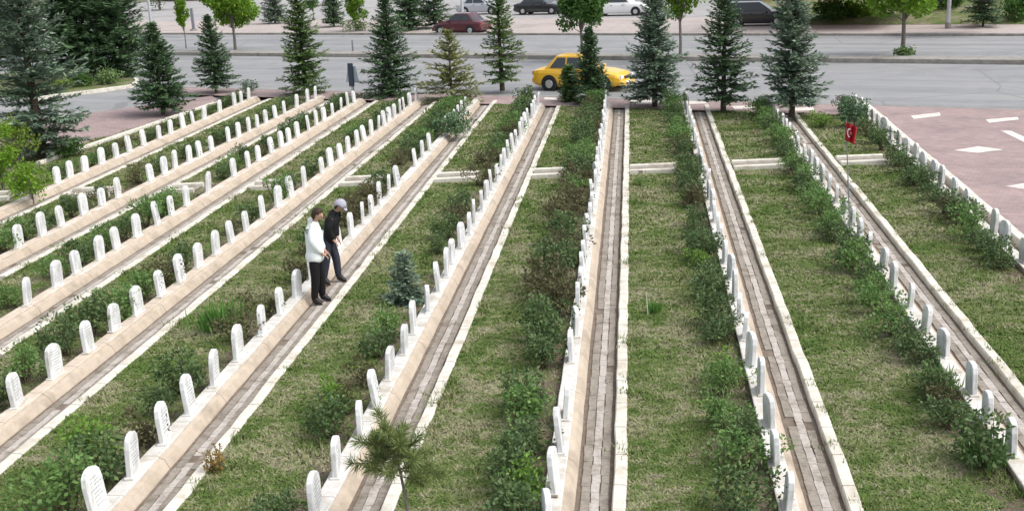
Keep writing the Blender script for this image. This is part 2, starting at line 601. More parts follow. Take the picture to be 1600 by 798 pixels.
FOOT_W, FACE_W, PATH_W, KERB_W = .20, .14, .44, .16
Z_FOOT, Z_PATH, Z_KERB = .10, -.08, .035


# ------------------------------------------------------------------ setting
def sheet(name, polys, mat, z, kind='structure'):
    mb = MB()
    for p in polys:
        mb.add([(q[0], q[1], z) for q in p], [tuple(range(len(p)))])
    o = mb.build(name, mat)
    return tag(o, kind=kind)


def road_line(x, x0, y0, s):
    return y0 + (x - x0) * s


NEAR = lambda x: 43.38 - .4168 * x          # near edge of the road
LAWN_END = lambda x: 41.14 - .417 * x       # far edge of the graveyard lawns
MED0 = lambda x: 57.95 - .435 * x
MED1 = lambda x: 59.05 - .435 * x
FAR = lambda x: 72.07 - .461 * x

sheet('ground', [[(-700, -60), (700, -60), (700, 900), (-700, 900)]], M_EARTH, -.16)
sheet('road', [[(-200, NEAR(-200)), (160, NEAR(160)), (160, FAR(160)), (-200, FAR(-200))]], M_ROAD, -.11)

# pink paving: the strip along the road and the forecourt on the right
rw = ROWS[9]
right_edge = [(rw['x'](y) + .42, y) for y in (9, 20, 30, rw['y1'] + .3)]
pave = MB()
strip = [(-21.5, LAWN_END(-21.5)), (-8, LAWN_END(-8)), (right_edge[-1][0], LAWN_END(right_edge[-1][0])),
         (right_edge[-1][0], NEAR(right_edge[-1][0])), (-21.5, NEAR(-21.5))]
for poly in (strip,
             [right_edge[0], (60, 9), (60, NEAR(60)), (right_edge[3][0], NEAR(right_edge[3][0])), right_edge[3], right_edge[2], right_edge[1]],
             [at(0, 232), at(60, 262), at(130, 229), at(352, 160), at(330, 150), at(205, 168), at(128, 178), at(0, 190)]):
    pave.add([(q[0], q[1], 0.0) for q in poly], [tuple(range(len(poly)))])
tag(pave.build('pavement', M_PINK), kind='structure')

far_p = [(x, FAR(x) + d) for x, d in ((-120, 0), (90, 0), (90, 13), (-120, 13))]
sheet('far_pavement', [far_p], rough_mat('pale_paving', (.36, .31, .29), (.45, .395, .37), 2.5, (.30, .27, .25), .3, .9, .2), 0.0)
sheet('car_park', [[(-120, FAR(-120) + 13), (22, FAR(22) + 13), (22, 150), (-120, 150)]],
      rough_mat('car_park_asphalt', (.30, .295, .29), (.38, .37, .36), 1.2, (.25, .24, .24), .2, .9, .2), -.02)
slope = MB()
sl = [(9, FAR(9) + 6.0, .02), (60, FAR(60) + 6, .02), (60, FAR(60) + 16, 1.6), (9, FAR(9) + 16, 1.6), (60, FAR(60) + 40, 1.8), (9, FAR(9) + 40, 1.8)]
slope.add(sl, [(0, 1, 2, 3), (3, 2, 4, 5)])
tag(slope.build('terrain', M_TURF), kind='structure')


def strip_loft(name, prof, pathf, y0, y1, step, mat, jit=.006, seed=0, parent=None, mats=None):
    """a continuous kerb: profile (dx, z) swept along a row with small irregularities"""
    r = random.Random(seed)
    n = max(2, int((y1 - y0) / step))
    rings = []
    for i in range(n + 1):
        y = y0 + (y1 - y0) * i / n
        jx, jz = r.uniform(-jit, jit), r.uniform(-jit, jit) * .6
        X = pathf(y)
        rings.append([Vector((X + dx + jx, y, z + (jz if z > -.1 else 0))) for dx, z in prof])
    mb = MB()
    mb.loft(rings)
    return mb.build(name, mat, parent)


def kerb_between(name, p0, p1, wdt, z0, z1, mat, seed=1, jit=.006, step=.4):
    p0, p1 = Vector((p0[0], p0[1], 0)), Vector((p1[0], p1[1], 0))
    d = (p1 - p0).normalized()
    s = Vector((-d.y, d.x, 0))
    L = (p1 - p0).length
    n = max(2, int(L / step))
    r = random.Random(seed)
    rings = []
    for i in range(n + 1):
        c = p0 + d * (L * i / n) + s * r.uniform(-jit, jit)
        zt = z1 + r.uniform(-jit, jit) * .5
        rings.append([c - s * wdt / 2 + Vector((0, 0, z0)), c - s * (wdt / 2) + Vector((0, 0, zt - .02)), c - s * (wdt / 2 - .02) + Vector((0, 0, zt)),
                      c + s * (wdt / 2 - .02) + Vector((0, 0, zt)), c + s * (wdt / 2) + Vector((0, 0, zt - .02)), c + s * wdt / 2 + Vector((0, 0, z0))])
    mb = MB()
    mb.loft(rings)
    return mb.build(name, mat)


for i, r in enumerate(ROWS):
    x = r['x']
    h = FOOT_W / 2
    # footing: a tan battered wall with a white coping on which the stones stand
    foot = strip_loft('footing_wall', [(-h, -.15), (-h, Z_FOOT - .03), (h + .015, Z_FOOT - .03), (h + FACE_W * .55, Z_FOOT - .055), (h + FACE_W, Z_PATH + .01), (h + FACE_W, -.15)],
                      x, r['y0'], r['y1'], .5, M_TAN, .006, 20 + i)
    tag(foot, 'tan concrete footing carrying the headstones of ' + r['desc'], 'footing wall', 'footings under the headstone rows')
    cp = strip_loft('coping', [(-h - .01, Z_FOOT - .029), (-h - .01, Z_FOOT - .006), (-h, Z_FOOT), (h, Z_FOOT), (h + .01, Z_FOOT - .006), (h + .01, Z_FOOT - .029)],
                    x, r['y0'] - .002, r['y1'] + .002, .5, M_COPE if i > 3 else M_COPE_TAN, .006, 20 + i, foot)
    if i == 9:
        wall = strip_loft('boundary_wall', [(-.10, -.15), (-.10, .17), (-.085, .19), (.085, .19), (.10, .17), (.10, -.15)],
                          lambda y: x(y) + .37, r['y0'], r['y1'] + .2, .6, M_KERB, .005, 99)
        tag(wall, 'low white wall between the rightmost headstones and the pink paving', 'wall')
        continue
    # path: brown bed with a pale row of pavers down its middle
    xp = h + FACE_W
    pm = MB()
    ys = np.arange(r['y0'], r['y1'], .5)
    pm.loft([[Vector((x(y) + xp - .02, y, Z_PATH)), Vector((x(y) + xp + PATH_W + .01, y, Z_PATH))] for y in ys], 2, False, False)
    rr = random.Random(60 + i)
    for off, wd, mi, gap in ((.115, .112, 0, .004), (.228, .105, 1, .006), (.338, .105, 0, .004)):
        y = r['y0']
        while y < r['y1'] - .3:
            L = rr.choice((.2, .22, .24)) if mi else rr.choice((.2, .26, .3))
            if rr.random() < (.99 if mi else .975):
                pm.box((x(y) + xp + off + rr.uniform(-.006, .006), y + L / 2, Z_PATH + .006 + rr.uniform(0, .004)),
                       (wd + rr.uniform(-.014, .004), L - gap, .02), mi, rr.uniform(-.025, .025))
            y += L
    tag(pm.build('path', [M_PATH, M_PAVER, M_BED]), kind='structure')
    kx = xp + PATH_W
    kb = strip_loft('kerb', [(kx, -.15), (kx, Z_KERB - .02), (kx + .015, Z_KERB), (kx + KERB_W - .02, Z_KERB), (kx + KERB_W, Z_KERB - .02), (kx + KERB_W, -.15)],
                    x, r['y0'], r['y1'] - .3, .45, M_KERB, .011, 40 + i)
    tag(kb, 'white painted kerb along the path of ' + r['desc'], 'kerb', 'white kerbs along the paths')

# lawns between the rows, each a gently uneven sheet
CROSS = lambda x: 30.0 + .075 * (x - .0)        # line of the cross path
strips = []
for i in range(10):
    xr = lambda y, r=ROWS[i]: r['x'](y) - FOOT_W / 2
    if i == 0:
        xl = lambda y: max(-19.6, -19.2 + (y - 37.1) * .155)
        ya, yb = 25.0, 47.0
    else:
        xl = lambda y, r=ROWS[i - 1]: r['x'](y) + FOOT_W / 2 + FACE_W + PATH_W + KERB_W
        ya = 9.5
        yb = None
    strips.append((xl, xr, ya, yb))
strips.append(((lambda y: -30), (lambda y: -19.64 if y > 25.0 else ROWS[0]['x'](y) - .1), 9.5, 36.0))
strips[0] = (strips[0][0], strips[0][1], 25.0, 47.0)


def in_cross(x, y):
    return abs(y - CROSS(x)) < .52


def lawn_z(k, X, y):
    return .010 * math.sin(3.1 * X + 1.7 * y) * math.sin(1.3 * y + k) + .006 * math.sin(6 * X - 3 * y)


for k, (xl, xr, ya, yb) in enumerate(strips):
    mb = MB()
    segs = 10
    n = int((45 - ya) / .4)
    rings = []
    for j in range(n + 1):
        t = j / n
        ring = []
        for q in range(segs + 1):
            y0 = ya
            xm = xl(30) + (xr(30) - xl(30)) * q / segs
            ye = yb if yb else LAWN_END(xm)
            y = y0 + (ye - y0) * t
            X = xl(y) + (xr(y) - xl(y)) * q / segs
            z = lawn_z(k, X, y) if 0 < q < segs else 0.0
            ring.append(Vector((X, y, z + .004)))
        rings.append(ring)
    mb.loft(rings, 0, False, False)
    lo = mb.build('lawn', M_TURF, smooth=True)
    at_ = lo.data.attributes.new('across', 'FLOAT', 'POINT')
    at_.data.foreach_set('value', [((i % (segs + 1)) / segs if 0 < k < 10 else 0.0) for i in range(len(lo.data.vertices))])
    tag(lo, kind='structure')

# cross path: two low kerbs with a paved bed, broken at every row
for i in range(0, 10):
    a = ROWS[i - 1]['x'](30) + .86 if i else -18.0
    b = ROWS[i]['x'](30) - .62
    if b - a < .3: continue
    bed = MB()
    bed.add([(a, CROSS(a) - .30, .030), (b, CROSS(b) - .30, .030), (b, CROSS(b) + .30, .030), (a, CROSS(a) + .30, .030)], [(0, 1, 2, 3)])
    tag(bed.build('cross_path', M_PATH), kind='structure')
    for s, wd in ((-1, 'near'), (1, 'far')):
        k = kerb_between('kerb', (a, CROSS(a) + s * .36), (b, CROSS(b) + s * .36), .15, -.1, .115, M_KERB, 300 + i * 2 + s)
        tag(k, 'short pale kerb on the %s side of the cross path, left of %s' % (wd, ROWS[i]['desc']), 'kerb', 'kerbs of the cross path')

# graveyard boundary kerb on the left
k = kerb_between('kerb', at(60, 258), at(352, 158), .18, -.15, .12, M_KERB, 7)
tag(k, 'pale boundary kerb left of the leftmost row beside the pink paving', 'kerb')

# road kerbs and median
k = kerb_between('kerb', (-21.5, NEAR(-21.5) + .08), (70, NEAR(70) + .08), .16, -.15, .012, M_CONC, 8, .004, 2)
tag(k, 'long grey kerb where the pink pavement meets the near carriageway', 'kerb')
k = kerb_between('kerb', (-120, FAR(-120) - .1), (90, FAR(90) - .1), .2, -.15, .03, M_CONC, 9, .004, 2)
tag(k, 'long grey kerb along the far side of the road', 'kerb')
k = kerb_between('median_strip', (-120, MED0(-120) + .5), (110, MED0(110) + .5), 1.1, -.15, .10, M_CONC, 10, .01, 2)
tag(k, kind='structure')

# side street and planted island on the left
sheet('side_street', [[at(352, 149), at(205, 166), at(128, 176), at(0, 188), at(-400, 230), at(-400, 150), at(60, 128), at(215, 118), at(300, 128)]], M_ROAD, -.105)
isl = [at(60, 152), at(105, 147), at(160, 140), at(203, 134), at(212, 128), at(206, 118), at(150, 110), at(0, 116), at(-200, 128), at(-260, 160)]
mb = MB()
mb.add([(p.x, p.y, .02) for p in isl], [tuple(range(len(isl)))])
tag(mb.build('traffic_island', M_TURF), kind='structure')
ik = MB()
n = len(isl)
cen = sum(isl, Vector()) / n
for a in range(n):
    p, q = isl[a], isl[(a + 1) % n]
    po, qo = p + (p - cen).normalized() * .22, q + (q - cen).normalized() * .22
    ik.add([(p.x, p.y, -.14), (q.x, q.y, -.14), (qo.x, qo.y, -.14), (po.x, po.y, -.14), (p.x, p.y, .06), (q.x, q.y, .06), (qo.x, qo.y, .05), (po.x, po.y, .05)],
           [(4, 5, 6, 7), (3, 2, 6, 7), (0, 1, 5, 4)])
tag(ik.build('island_kerb', M_KERB), 'pale kerb round the planted traffic island with dark pines', 'kerb')

# pale inlays in the paving
mb_list = [[(850, 152.5), (868, 153), (871, 156.5), (851, 156)], [(985, 157), (1030, 156.5), (1031, 162), (990, 163)], [(1073, 157.5), (1104, 157.5), (1106, 162), (1076, 163)],
           [(1143, 166), (1177, 165), (1180, 169), (1148, 171)], [(1236, 169), (1270, 167.5), (1272, 172), (1240, 174)],
           [(1423, 181), (1468, 176), (1470, 181), (1428, 186)], [(1540, 187), (1590, 183), (1592, 187), (1546, 192)],
           [(1490, 235), (1528, 229), (1568, 234), (1528, 239)], [(1563, 204), (1580, 205), (1625, 225), (1612, 228)], [(1571, 291), (1610, 285), (1650, 291), (1610, 297)]]
for q in mb_list:
    mb = MB()
    mb.add([tuple(at(px, py)[:2]) + (.004,) for px, py in q], [(0, 1, 2, 3)])
    tag(mb.build('pavement_inlay', M_INLAY), kind='structure')

# ------------------------------------------------------------------ grass
def hash_(x, y):
    return (math.sin(x * 127.1 + y * 311.7) * 43758.5453) % 1.0


def grass():
    pts = []
    rs = np.random.RandomState(5)
    for k, (xl, xr, ya, yb) in enumerate(strips):
        for (y0, y1, dens) in ((10.3, 16, 900), (16, 23, 620), (23, 32, 330), (32, 48, 150)):
            area = 2.0 * (y1 - y0) if k < 10 else 5.0 * (y1 - y0)
            n = int(area * dens * (1 if k < 10 else .4))
            y = rs.uniform(y0, y1, n)
            u = rs.uniform(.0, 1.0, n)
            for yy, uu in zip(y, u):
                a, b = xl(yy), xr(yy)
                if k == 10: a = max(a, b - 6)
                X = a + (b - a) * uu
                if 0 < k < 10 and uu > .74 + .10 * math.sin(3.3 * yy + k) * math.sin(1.7 * yy) and hash_(X, yy) < .72: continue
                if yy < ya or yy > (yb or LAWN_END(X)): continue
                if k < 10 and in_cross(X, yy): continue
                if k == 10 and yy < 20: continue
                pts.append((X, yy, y0, lawn_z(k, X, yy) if .06 < uu < .94 else 0.0))
    weeds = []
    for k in range(10):
        xl, xr = strips[k][0], strips[k][1]
        for _ in range(70):
            yy = rs.uniform(10.3, 40)
            u = rs.choice([rs.uniform(.0, .06), rs.uniform(.05, .8), rs.uniform(.55, .98)])
            X = xl(yy) + (xr(yy) - xl(yy)) * u
            if yy < strips[k][2] or yy > LAWN_END(X) - .3 or in_cross(X, yy): continue
            for q in range(rs.randint(10, 34)):
                weeds.append((X + rs.normal(0, .10), yy + rs.normal(0, .10), 99., 0.0))
    pts += [q for q in weeds]
    P = np.array(pts)
    n = len(P)
    nb = 4
    base = np.repeat(P[:, :2], nb, 0) + rs.normal(0, .022, (n * nb, 2))
    sc = np.repeat(np.where(P[:, 2] < 16, .9, np.where(P[:, 2] < 23, 1.0, np.where(P[:, 2] < 32, 1.25, 1.6))), nb)
    hgt = rs.uniform(.014, .038, n * nb) * sc
    wid = rs.uniform(.008, .017, n * nb) * sc
    wd_ = np.repeat(P[:, 2] > 90, nb)
    hgt = np.where(wd_, rs.uniform(.03, .11, n * nb), hgt)
    wid = np.where(wd_, rs.uniform(.006, .013, n * nb), wid)
    az = rs.uniform(0, 2 * np.pi, n * nb)
    ln = rs.uniform(.6, 3.0, n * nb)
    d = np.stack([np.cos(az), np.sin(az)], 1)
    s = np.stack([-np.sin(az), np.cos(az)], 1)
    B = np.concatenate([base, np.repeat(P[:, 3], nb)[:, None]], 1)
    V = np.zeros((n * nb, 3, 3), np.float32)
    V[:, 0] = B
    V[:, 0, :2] -= s * wid[:, None]
    V[:, 1] = B
    V[:, 1, :2] += s * wid[:, None]
    V[:, 2] = B
    ln = np.where(wd_, ln * .35, ln)
    V[:, 2, :2] += d * (hgt * ln)[:, None]
    V[:, 2, 2] += hgt
    o = quads_mesh('grass', V, M_BLADE)
    tag(o, kind='stuff')


grass()

# ------------------------------------------------------------------ headstones
def headstone_proto(seed, inscription, scale=1.0):
    r = random.Random(seed)
    W, H, T = r.uniform(.285, .325) * scale, r.uniform(.47, .545) * scale, .07
    root = empty('headstone')
    prof = [(-W / 2, 0), (-W / 2 - .005, H * .70)]
    n = 7
    for k in range(n + 1):                     # softly pointed arch
        a = math.pi * k / n
        px = -math.cos(a) * W / 2
        pz = H * .74 + (H * .26) * (math.sin(a) ** .8)
        prof.append((px, pz))
    prof += [(W / 2 + .005, H * .70), (W / 2, 0)]
    mb = MB()
    mb.loft([[Vector((x, y, z)) for y, z in prof] for x in (-T / 2, T / 2)])
    mb.build('slab', M_STONE, root, bevel=.008, segs=1)
    b = MB()
    b.box((0, 0, .0145), (T + .05, W + .05, .03))
    b.build('plinth', M_COPE, root, bevel=.006, segs=1)
    if inscription:
        t = MB()
        zz = H * .80
        while zz > H * .22:
            L = r.uniform(.35, .8) * W
            y = -L / 2 + r.uniform(-.015, .015)
            while y < L / 2:
                wl = r.uniform(.012, .05)
                t.box((T / 2 + .0012, y + wl / 2, zz), (.0035, wl, r.uniform(.008, .016)))
                y += wl + r.uniform(.008, .016)
            zz -= r.uniform(.038, .05)
        t.build('inscription', M_LETTER, root)
    return root


STONES_I = [headstone_proto(s, True) for s in range(5)]
STONES_P = [headstone_proto(10 + s, False) for s in range(4)]
rs = random.Random(3)
used = set()
for i, r in enumerate(ROWS):
    for n, y in enumerate(r['ys'], 1):
        near = y < 31 and i in (1, 2, 3, 4, 5)
        proto = (STONES_I if near else STONES_P)[(n * 3 + i) % (5 if near else 4)]
        if proto.name in used:
            o = copy_tree(proto)
        else:
            o = proto
            used.add(proto.name)
        o.location = (r['x'](y) + rs.uniform(-.025, .025), y, Z_FOOT - .004)
        o.rotation_euler = (rs.gauss(0, .03), rs.gauss(-.01, .045), rs.gauss(0, .10) + (.25 if i >= 6 and rs.random() < .12 else 0))
        sc = rs.uniform(.92, 1.08) * (.84 if i == 8 else .92 if i > 6 else 1.0) * (1.10 if i == 4 and y < 16 else 1.0)
        o.scale = (1, sc, sc)
        tag(o, 'white arched headstone, %s from the front in %s' % (ordinal(n), r['desc']), 'headstone', 'white headstones in rows')
for p in STONES_I + STONES_P:
    if p.name not in used:
        for c in list(p.children): bpy.data.objects.remove(c)
        bpy.data.objects.remove(p)


# ------------------------------------------------------------------ rose bushes
def bush_proto(seed, kind, Wd=.62, H=.55, n=620, leaf=.06):
    r = np.random.RandomState(seed)
    root = empty('rose_bush' if kind != 'iris' else 'iris_clump')
    if kind == 'iris':
        m = 130
        az = r.uniform(0, 2 * np.pi, m)
        C = np.stack([r.normal(0, .13, m), r.normal(0, .13, m), np.zeros(m)], 1)
        U = np.stack([np.cos(az) * r.uniform(.1, .6, m), np.sin(az) * r.uniform(.1, .6, m), np.ones(m)], 1)
        N = np.stack([np.cos(az), np.sin(az), np.zeros(m) + .2], 1)
        V = leaves(C, U, N, r.uniform(.28, .55, m), r.uniform(.025, .045, m))
        quads_mesh('foliage', V, ROSE['iris'], root)
        return root
    k = 9
    cc = np.stack([r.normal(0, Wd * .24, k), r.normal(0, Wd * .26, k), r.uniform(.25, .85, k) * H], 1)
    rad = r.uniform(.10, .22, k) * Wd / .62
    idx = r.randint(0, k, n)
    off = rdir(n, r) * (r.uniform(.35, 1.05, n) ** .6 * rad[idx])[:, None]
    C = cc[idx] + off
    C[:, 2] = np.abs(C[:, 2]) + .02
    U = norm(off) + rdir(n, r) * .9 + np.array([0, 0, .15])
    V = leaves(C, U, rdir(n, r), r.uniform(.7, 1.35, n) * leaf, r.uniform(.45, .8, n) * leaf)
    # a few long shoots that break the outline
    m = 7
    sh = []
    st = MB()
    for q in range(m + 5):
        b = cc[r.randint(0, k)]
        tip = b + np.array([r.normal(0, .10), r.normal(0, .10), r.uniform(.03, .20)])
        root_pt = (r.normal(0, .05), r.normal(0, .05), 0)
        st.tube([root_pt, tuple((np.array(root_pt) + b) / 2 + r.normal(0, .03, 3)), tuple(b), tuple(tip)], [.011, .009, .006, .003], 5)
        for t in np.linspace(.1, 1, 7):
            c = b + (tip - b) * t
            sh.append(c)
    sh = np.array(sh)
    ns = len(sh)
    V2 = leaves(sh, rdir(ns, r) + np.array([0, 0, .2]), rdir(ns, r), r.uniform(.7, 1.2, ns) * leaf, r.uniform(.4, .7, ns) * leaf)
    quads_mesh('foliage', np.concatenate([V, V2]), ROSE[kind], root)
    st.build('stems', M_STEM, root)
    return root


BUSH = {}
for kd, sd_ in (('dark', 4), ('mid', 4), ('bright', 2), ('brown', 3), ('iris', 2)):
    n = 700 if kd in ('dark', 'mid') else 520
    BUSH[kd] = [bush_proto(100 + 17 * q + len(kd) * 3, kd, n=n if kd != 'brown' else 420) for q in range(sd_)]
b_used = set()
BUSH_WORD = {'dark': 'dark green rose bush', 'mid': 'leafy green rose bush', 'bright': 'bright green rose bush', 'brown': 'sparse brownish rose bush', 'iris': 'upright iris clump'}


def put_bush(kind, x, y, s, label, q=0, tall=1.0):
    pr = BUSH[kind][q % len(BUSH[kind])]
    if pr.name in b_used:
        o = copy_tree(pr)
    else:
        o = pr
        b_used.add(pr.name)
    o.location = (x, y, 0.0)
    o.rotation_euler = (0, 0, rs.uniform(0, 6.28))
    o.scale = (s, s, s * tall)
    tag(o, label, 'iris clump' if kind == 'iris' else 'rose bush', 'plants behind the headstones')
    return o


def kind_at(y, spec, r):
    for y0, y1, kinds, p, s in spec:
        if y0 <= y < y1:
            return (r.choice(kinds.split()), s) if r.random() < p else None
    return None


D3 = 'dark dark mid'
SPEC = {
    0: [(29, 33, 'dark mid', .6, .9), (33, 50, 'dark dark brown', .9, .9)],
    1: [(22, 31, 'dark dark mid brown', .85, .95), (31, 50, 'dark dark', .95, .95)],
    2: [(16, 21, 'bright mid dark', .7, .9), (21, 32, 'dark mid', .9, 1.05), (32, 50, 'dark dark brown', .9, .95)],
    3: [(12, 15, 'mid dark', .9, 1.1), (15, 20, 'mid mid dark', .85, 1.0), (20, 28, 'mid dark brown', .75, .9), (28, 50, 'dark dark mid', .8, .85)],
    4: [(9, 12.6, 'dark mid', 1, 1.2), (12.6, 17, 'dark brown mid', .8, 1.0), (17, 23, 'dark brown', .75, 1.0), (23, 34, 'brown brown dark', .85, 1.1), (34, 50, 'dark brown mid', 1, 1.15)],
    5: [(9, 13.5, 'brown dark', .9, .95), (13.5, 18, 'mid dark brown', .7, .85), (18, 22, 'dark brown', .5, .9), (22, 28, 'brown dark', .8, .9), (28, 50, 'dark mid brown', 1, 1.1)],
    6: [(9, 15, 'mid dark dark dark', 1, 1.08), (15, 24, 'dark dark dark brown', 1, 1.15), (24, 50, 'dark mid brown', 1, 1.1)],
    7: [(9, 13.5, 'dark mid', 1, .88), (13.5, 16.2, 'mid brown', .7, .9), (16.2, 22, 'mid dark dark bright', 1, .95), (22, 25.2, 'dark', .5, .8), (25.2, 33, 'dark brown', 1, 1.05), (33, 50, 'dark mid', 1, 1.05)],
    8: [(11.5, 13.5, 'mid dark', .8, 1.0), (13.5, 20, 'mid mid dark brown', 1, .95), (20, 32, 'dark mid', 1, .95), (32, 50, 'dark mid', 1, 1.0)],
    9: [(17, 24, 'dark dark mid', 1, 1.0), (24, 50, 'dark dark brown', 1, 1.0)],
}
for i, r in enumerate(ROWS):
    rb = random.Random(900 + i)
    ys = r['ys']
    dense = i >= 5
    for n, y in enumerate(ys, 1):
        for half in (0, 1):
            if half and not ((i == 6 and n % 3) or (i in (7, 8) and n % 2 == 0 and y < 34) or (i == 9 and n % 3 == 1 and y < 30) or (i == 4 and y > 30)): continue
            if y > r['ys'][-1] - .2 and half: continue
            yb_ = y + half * (.5)
            if abs(yb_ - CROSS(r['x'](yb_))) < .35: continue
            ks = kind_at(yb_, SPEC[i], rb)
            if not ks: continue
            s *= 1.0 if i != 5 else 1.08
            kd, s = ks
            w_ = BUSH_WORD[kd]
            nm = ('%s between %s and %s headstones of %s' % (w_, ordinal(n), ordinal(n + 1), r['desc'])) if half and n < len(ys) else \
                 ('%s behind the %s headstone of %s' % (w_, ordinal(n), r['desc'])) if not half else \
                 ('%s beyond the last headstone of %s' % (w_, r['desc']))
            put_bush(kd, r['x'](yb_) - rb.uniform(.34, .52) * (1 if i != 6 else 1.1), yb_ + rb.uniform(-.12, .12), s * rb.uniform(.82, 1.12), nm, rb.randint(0, 9), rb.uniform(.8, 1.1))
# single plants that stand out
for kind, px, py, s, lab in (
        ('iris', 1540, 725, .85, 'tall clump of green iris blades at the front of the row with the red flag'),
        ('iris', 1462, 612, .85, 'small iris clump beside the third headstone of the row with the red flag'),
        ('iris', 345, 515, 1.1, 'bright iris clump in front of the sixth headstone of the row with the visitors'),
        ('iris', 1022, 488, .45, 'little bright green tuft alone on the lawn right of the centre row'),
        ('bright', 140, 735, 1.1, 'rounded bright green bush at the lower left beside the row with the visitors'),
        ('bright', 540, 648, .9, 'bright green bush left of the front headstones near the little blue spruce'),
        ('bright', 815, 790, .9, 'bright yellowish bush at the very front of the centre row hedge'),
        ('bright', 1140, 598, .75, 'small bright green bush in a gap of the hedge right of centre'),
        ('mid', 1000, 290, .35, 'tiny dark weed on the lawn beside the centre kerb'),
        ('bright', 1285, 200, .95, 'bright green bush near the far end of the red flag row')):
    p = at(px, py)
    put_bush(kind, p.x, p.y, s, lab, rs.randint(0, 5))
p = at(338, 735)
ob = bush_proto(777, 'brown', .26, .22, 150, .045)
ob.name = 'orange_shrub'
for c in ob.children:
    if c.name.startswith('foliage'): c.data.materials[0] = M_ORANGE
ob.location = p
tag(ob, 'small orange leaved shrub on the lawn beside the front kerb', 'shrub')
for kd in BUSH:
    for p_ in BUSH[kd]:
        if p_.name not in b_used:
            for c in list(p_.children): bpy.data.objects.remove(c)
            bpy.data.objects.remove(p_)


# ------------------------------------------------------------------ trees
def spruce(name, loc, H, R, mat, label, seed, clear=.35, power=.85, loose=1.0, cat='spruce', group=None, trunk_mat=None, leafk=1.0, top_open=False):
    r = np.random.RandomState(seed)
    px_seed = r.uniform(0, 6.28)
    root = empty(name, loc)
    tr = MB()
    lean = r.normal(0, .012, 2)
    tr.tube([(lean[0] * z, lean[1] * z, z) for z in np.linspace(0, H * .98, 7)], [max(.012, .020 * H * (1 - t) + .008) for t in np.linspace(0, 1, 7)], 8)
    R *= 1.03
    step = .20 * (H / 4.5) ** .5 * loose
    z = clear
    C, U, N, L, W = [], [], [], [], []
    while z < H - .05:
        t = (z - clear) / (H - clear)
        nb = int(r.randint(10, 14) / loose ** .7)
        a0 = r.uniform(0, 6.28)
        for b in range(nb):
            az = a0 + 6.283 * b / nb + r.normal(0, .2)
            ln = R * ((1 - t) ** (power + .02)) * r.uniform(.55, 1.14) * (1.0 if t > .08 else .85) * (1 + .13 * math.sin(az * 2 + px_seed) + .10 * math.sin(5 * z + px_seed)) + .05
            if r.rand() < .07: continue
            if r.rand() < .06: ln *= 1.2
            el = -.05 + .68 * t + r.normal(0, .07)
            zz = z + r.normal(0, .03)
            m = max(3, int(ln / .075 / leafk))
            s = np.linspace(.12, 1, m)
            sag = -.17 * ln * (s ** 1.2) * (1 - t) + .13 * ln * s ** 3
            px = np.cos(az) * ln * s * math.cos(el)
            py = np.sin(az) * ln * s * math.cos(el)
            pz = zz + ln * s * math.sin(el) + sag
            pts = np.stack([px, py, pz], 1)
            tr.tube([(0, 0, zz), tuple(pts[m // 2]), tuple(pts[-1])], [.012, .008, .003], 3, cap=False)
            out = np.array([math.cos(az), math.sin(az), math.sin(el)])
            side = np.array([-math.sin(az), math.cos(az), 0])
            for sg in (-1, 1, 0, 1 if b % 2 else -1):
                k = m
                u = out * (.75 if sg else .9) + side * sg * .8 + r.normal(0, .22, (k, 3)) + np.array([0, 0, -.16 if sg else .28])
                C.append(pts + r.normal(0, .015, (k, 3)))
                U.append(u)
                N.append(np.array([0, 0, 1.]) + r.normal(0, .35, (k, 3)))
                L.append((.10 + .20 * ln * (1 - s * .55)) * r.uniform(.7, 1.2, k) * leafk ** .5)
                W.append(r.uniform(.06, .105, k) * leafk ** .5 * (.8 + .1 * H / 4.5))
        z += step * (1.0 - .35 * t) * r.uniform(.85, 1.15)
    # leader
    C.append(np.array([[0, 0, H - .25]] * 10) + r.normal(0, .02, (10, 3)))
    U.append(np.array([0, 0, 1.]) + r.normal(0, .45, (10, 3)))
    N.append(rdir(10, r))
    L.append(r.uniform(.15, .3, 10))
    W.append(np.full(10, .05))
    V = leaves(np.concatenate(C), np.concatenate(U), np.concatenate(N), np.concatenate(L), np.concatenate(W))
    # keep clear of the soil
    V[:, :, 2] = np.maximum(V[:, :, 2], .03)
    tr.build('trunk', trunk_mat or M_BARK, root)
    quads_mesh('crown', V, mat, root)
    tag(root, label, cat, group)
    return root


def broadleaf(name, loc, H, R, base, mat, label, seed, n=5200, leaf=.13, cat='tree', trunk_r=.08, group=None, stretch=1.0):
    r = np.random.RandomState(seed)
    root = empty(name, loc)
    tr = MB()
    tr.tube([(0, 0, 0), (.02, 0, base * .5), (.0, .03, base), (.03, .02, base + (H - base) * .45)], [trunk_r * 1.25, trunk_r, trunk_r * .85, trunk_r * .4], 9)
    cz, rz = (H + base) / 2, (H - base) / 2 * 1.02
    k = 26
    d = rdir(k, r)
    cc = d * np.array([R, R, rz]) * (r.uniform(.35, .86, k)[:, None]) + np.array([0, 0, cz])
    rad = r.uniform(.24, .40, k) * R
    for q in range(k):
        tr.tube([(0, 0, base * .9 + r.uniform(0, .2) * (H - base)), tuple(cc[q] * np.array([.5, .5, 1]) - np.array([0, 0, .25 * rz])), tuple(cc[q])], [trunk_r * .4, trunk_r * .22, .01], 5, cap=False)
    idx = r.randint(0, k, n)
    off = rdir(n, r) * (r.uniform(.1, 1.0, n) ** .5 * rad[idx])[:, None]
    C = cc[idx] + off
    U = norm(off) * .7 + rdir(n, r) + np.array([0, 0, -.2])
    V = leaves(C, U, rdir(n, r) + np.array([0, 0, .6]), r.uniform(.7, 1.3, n) * leaf, r.uniform(.5, .85, n) * leaf)
    tr.build('trunk', M_GREYBARK, root)
    quads_mesh('crown', V, mat, root)
    tag(root, label, cat, group)
    return root


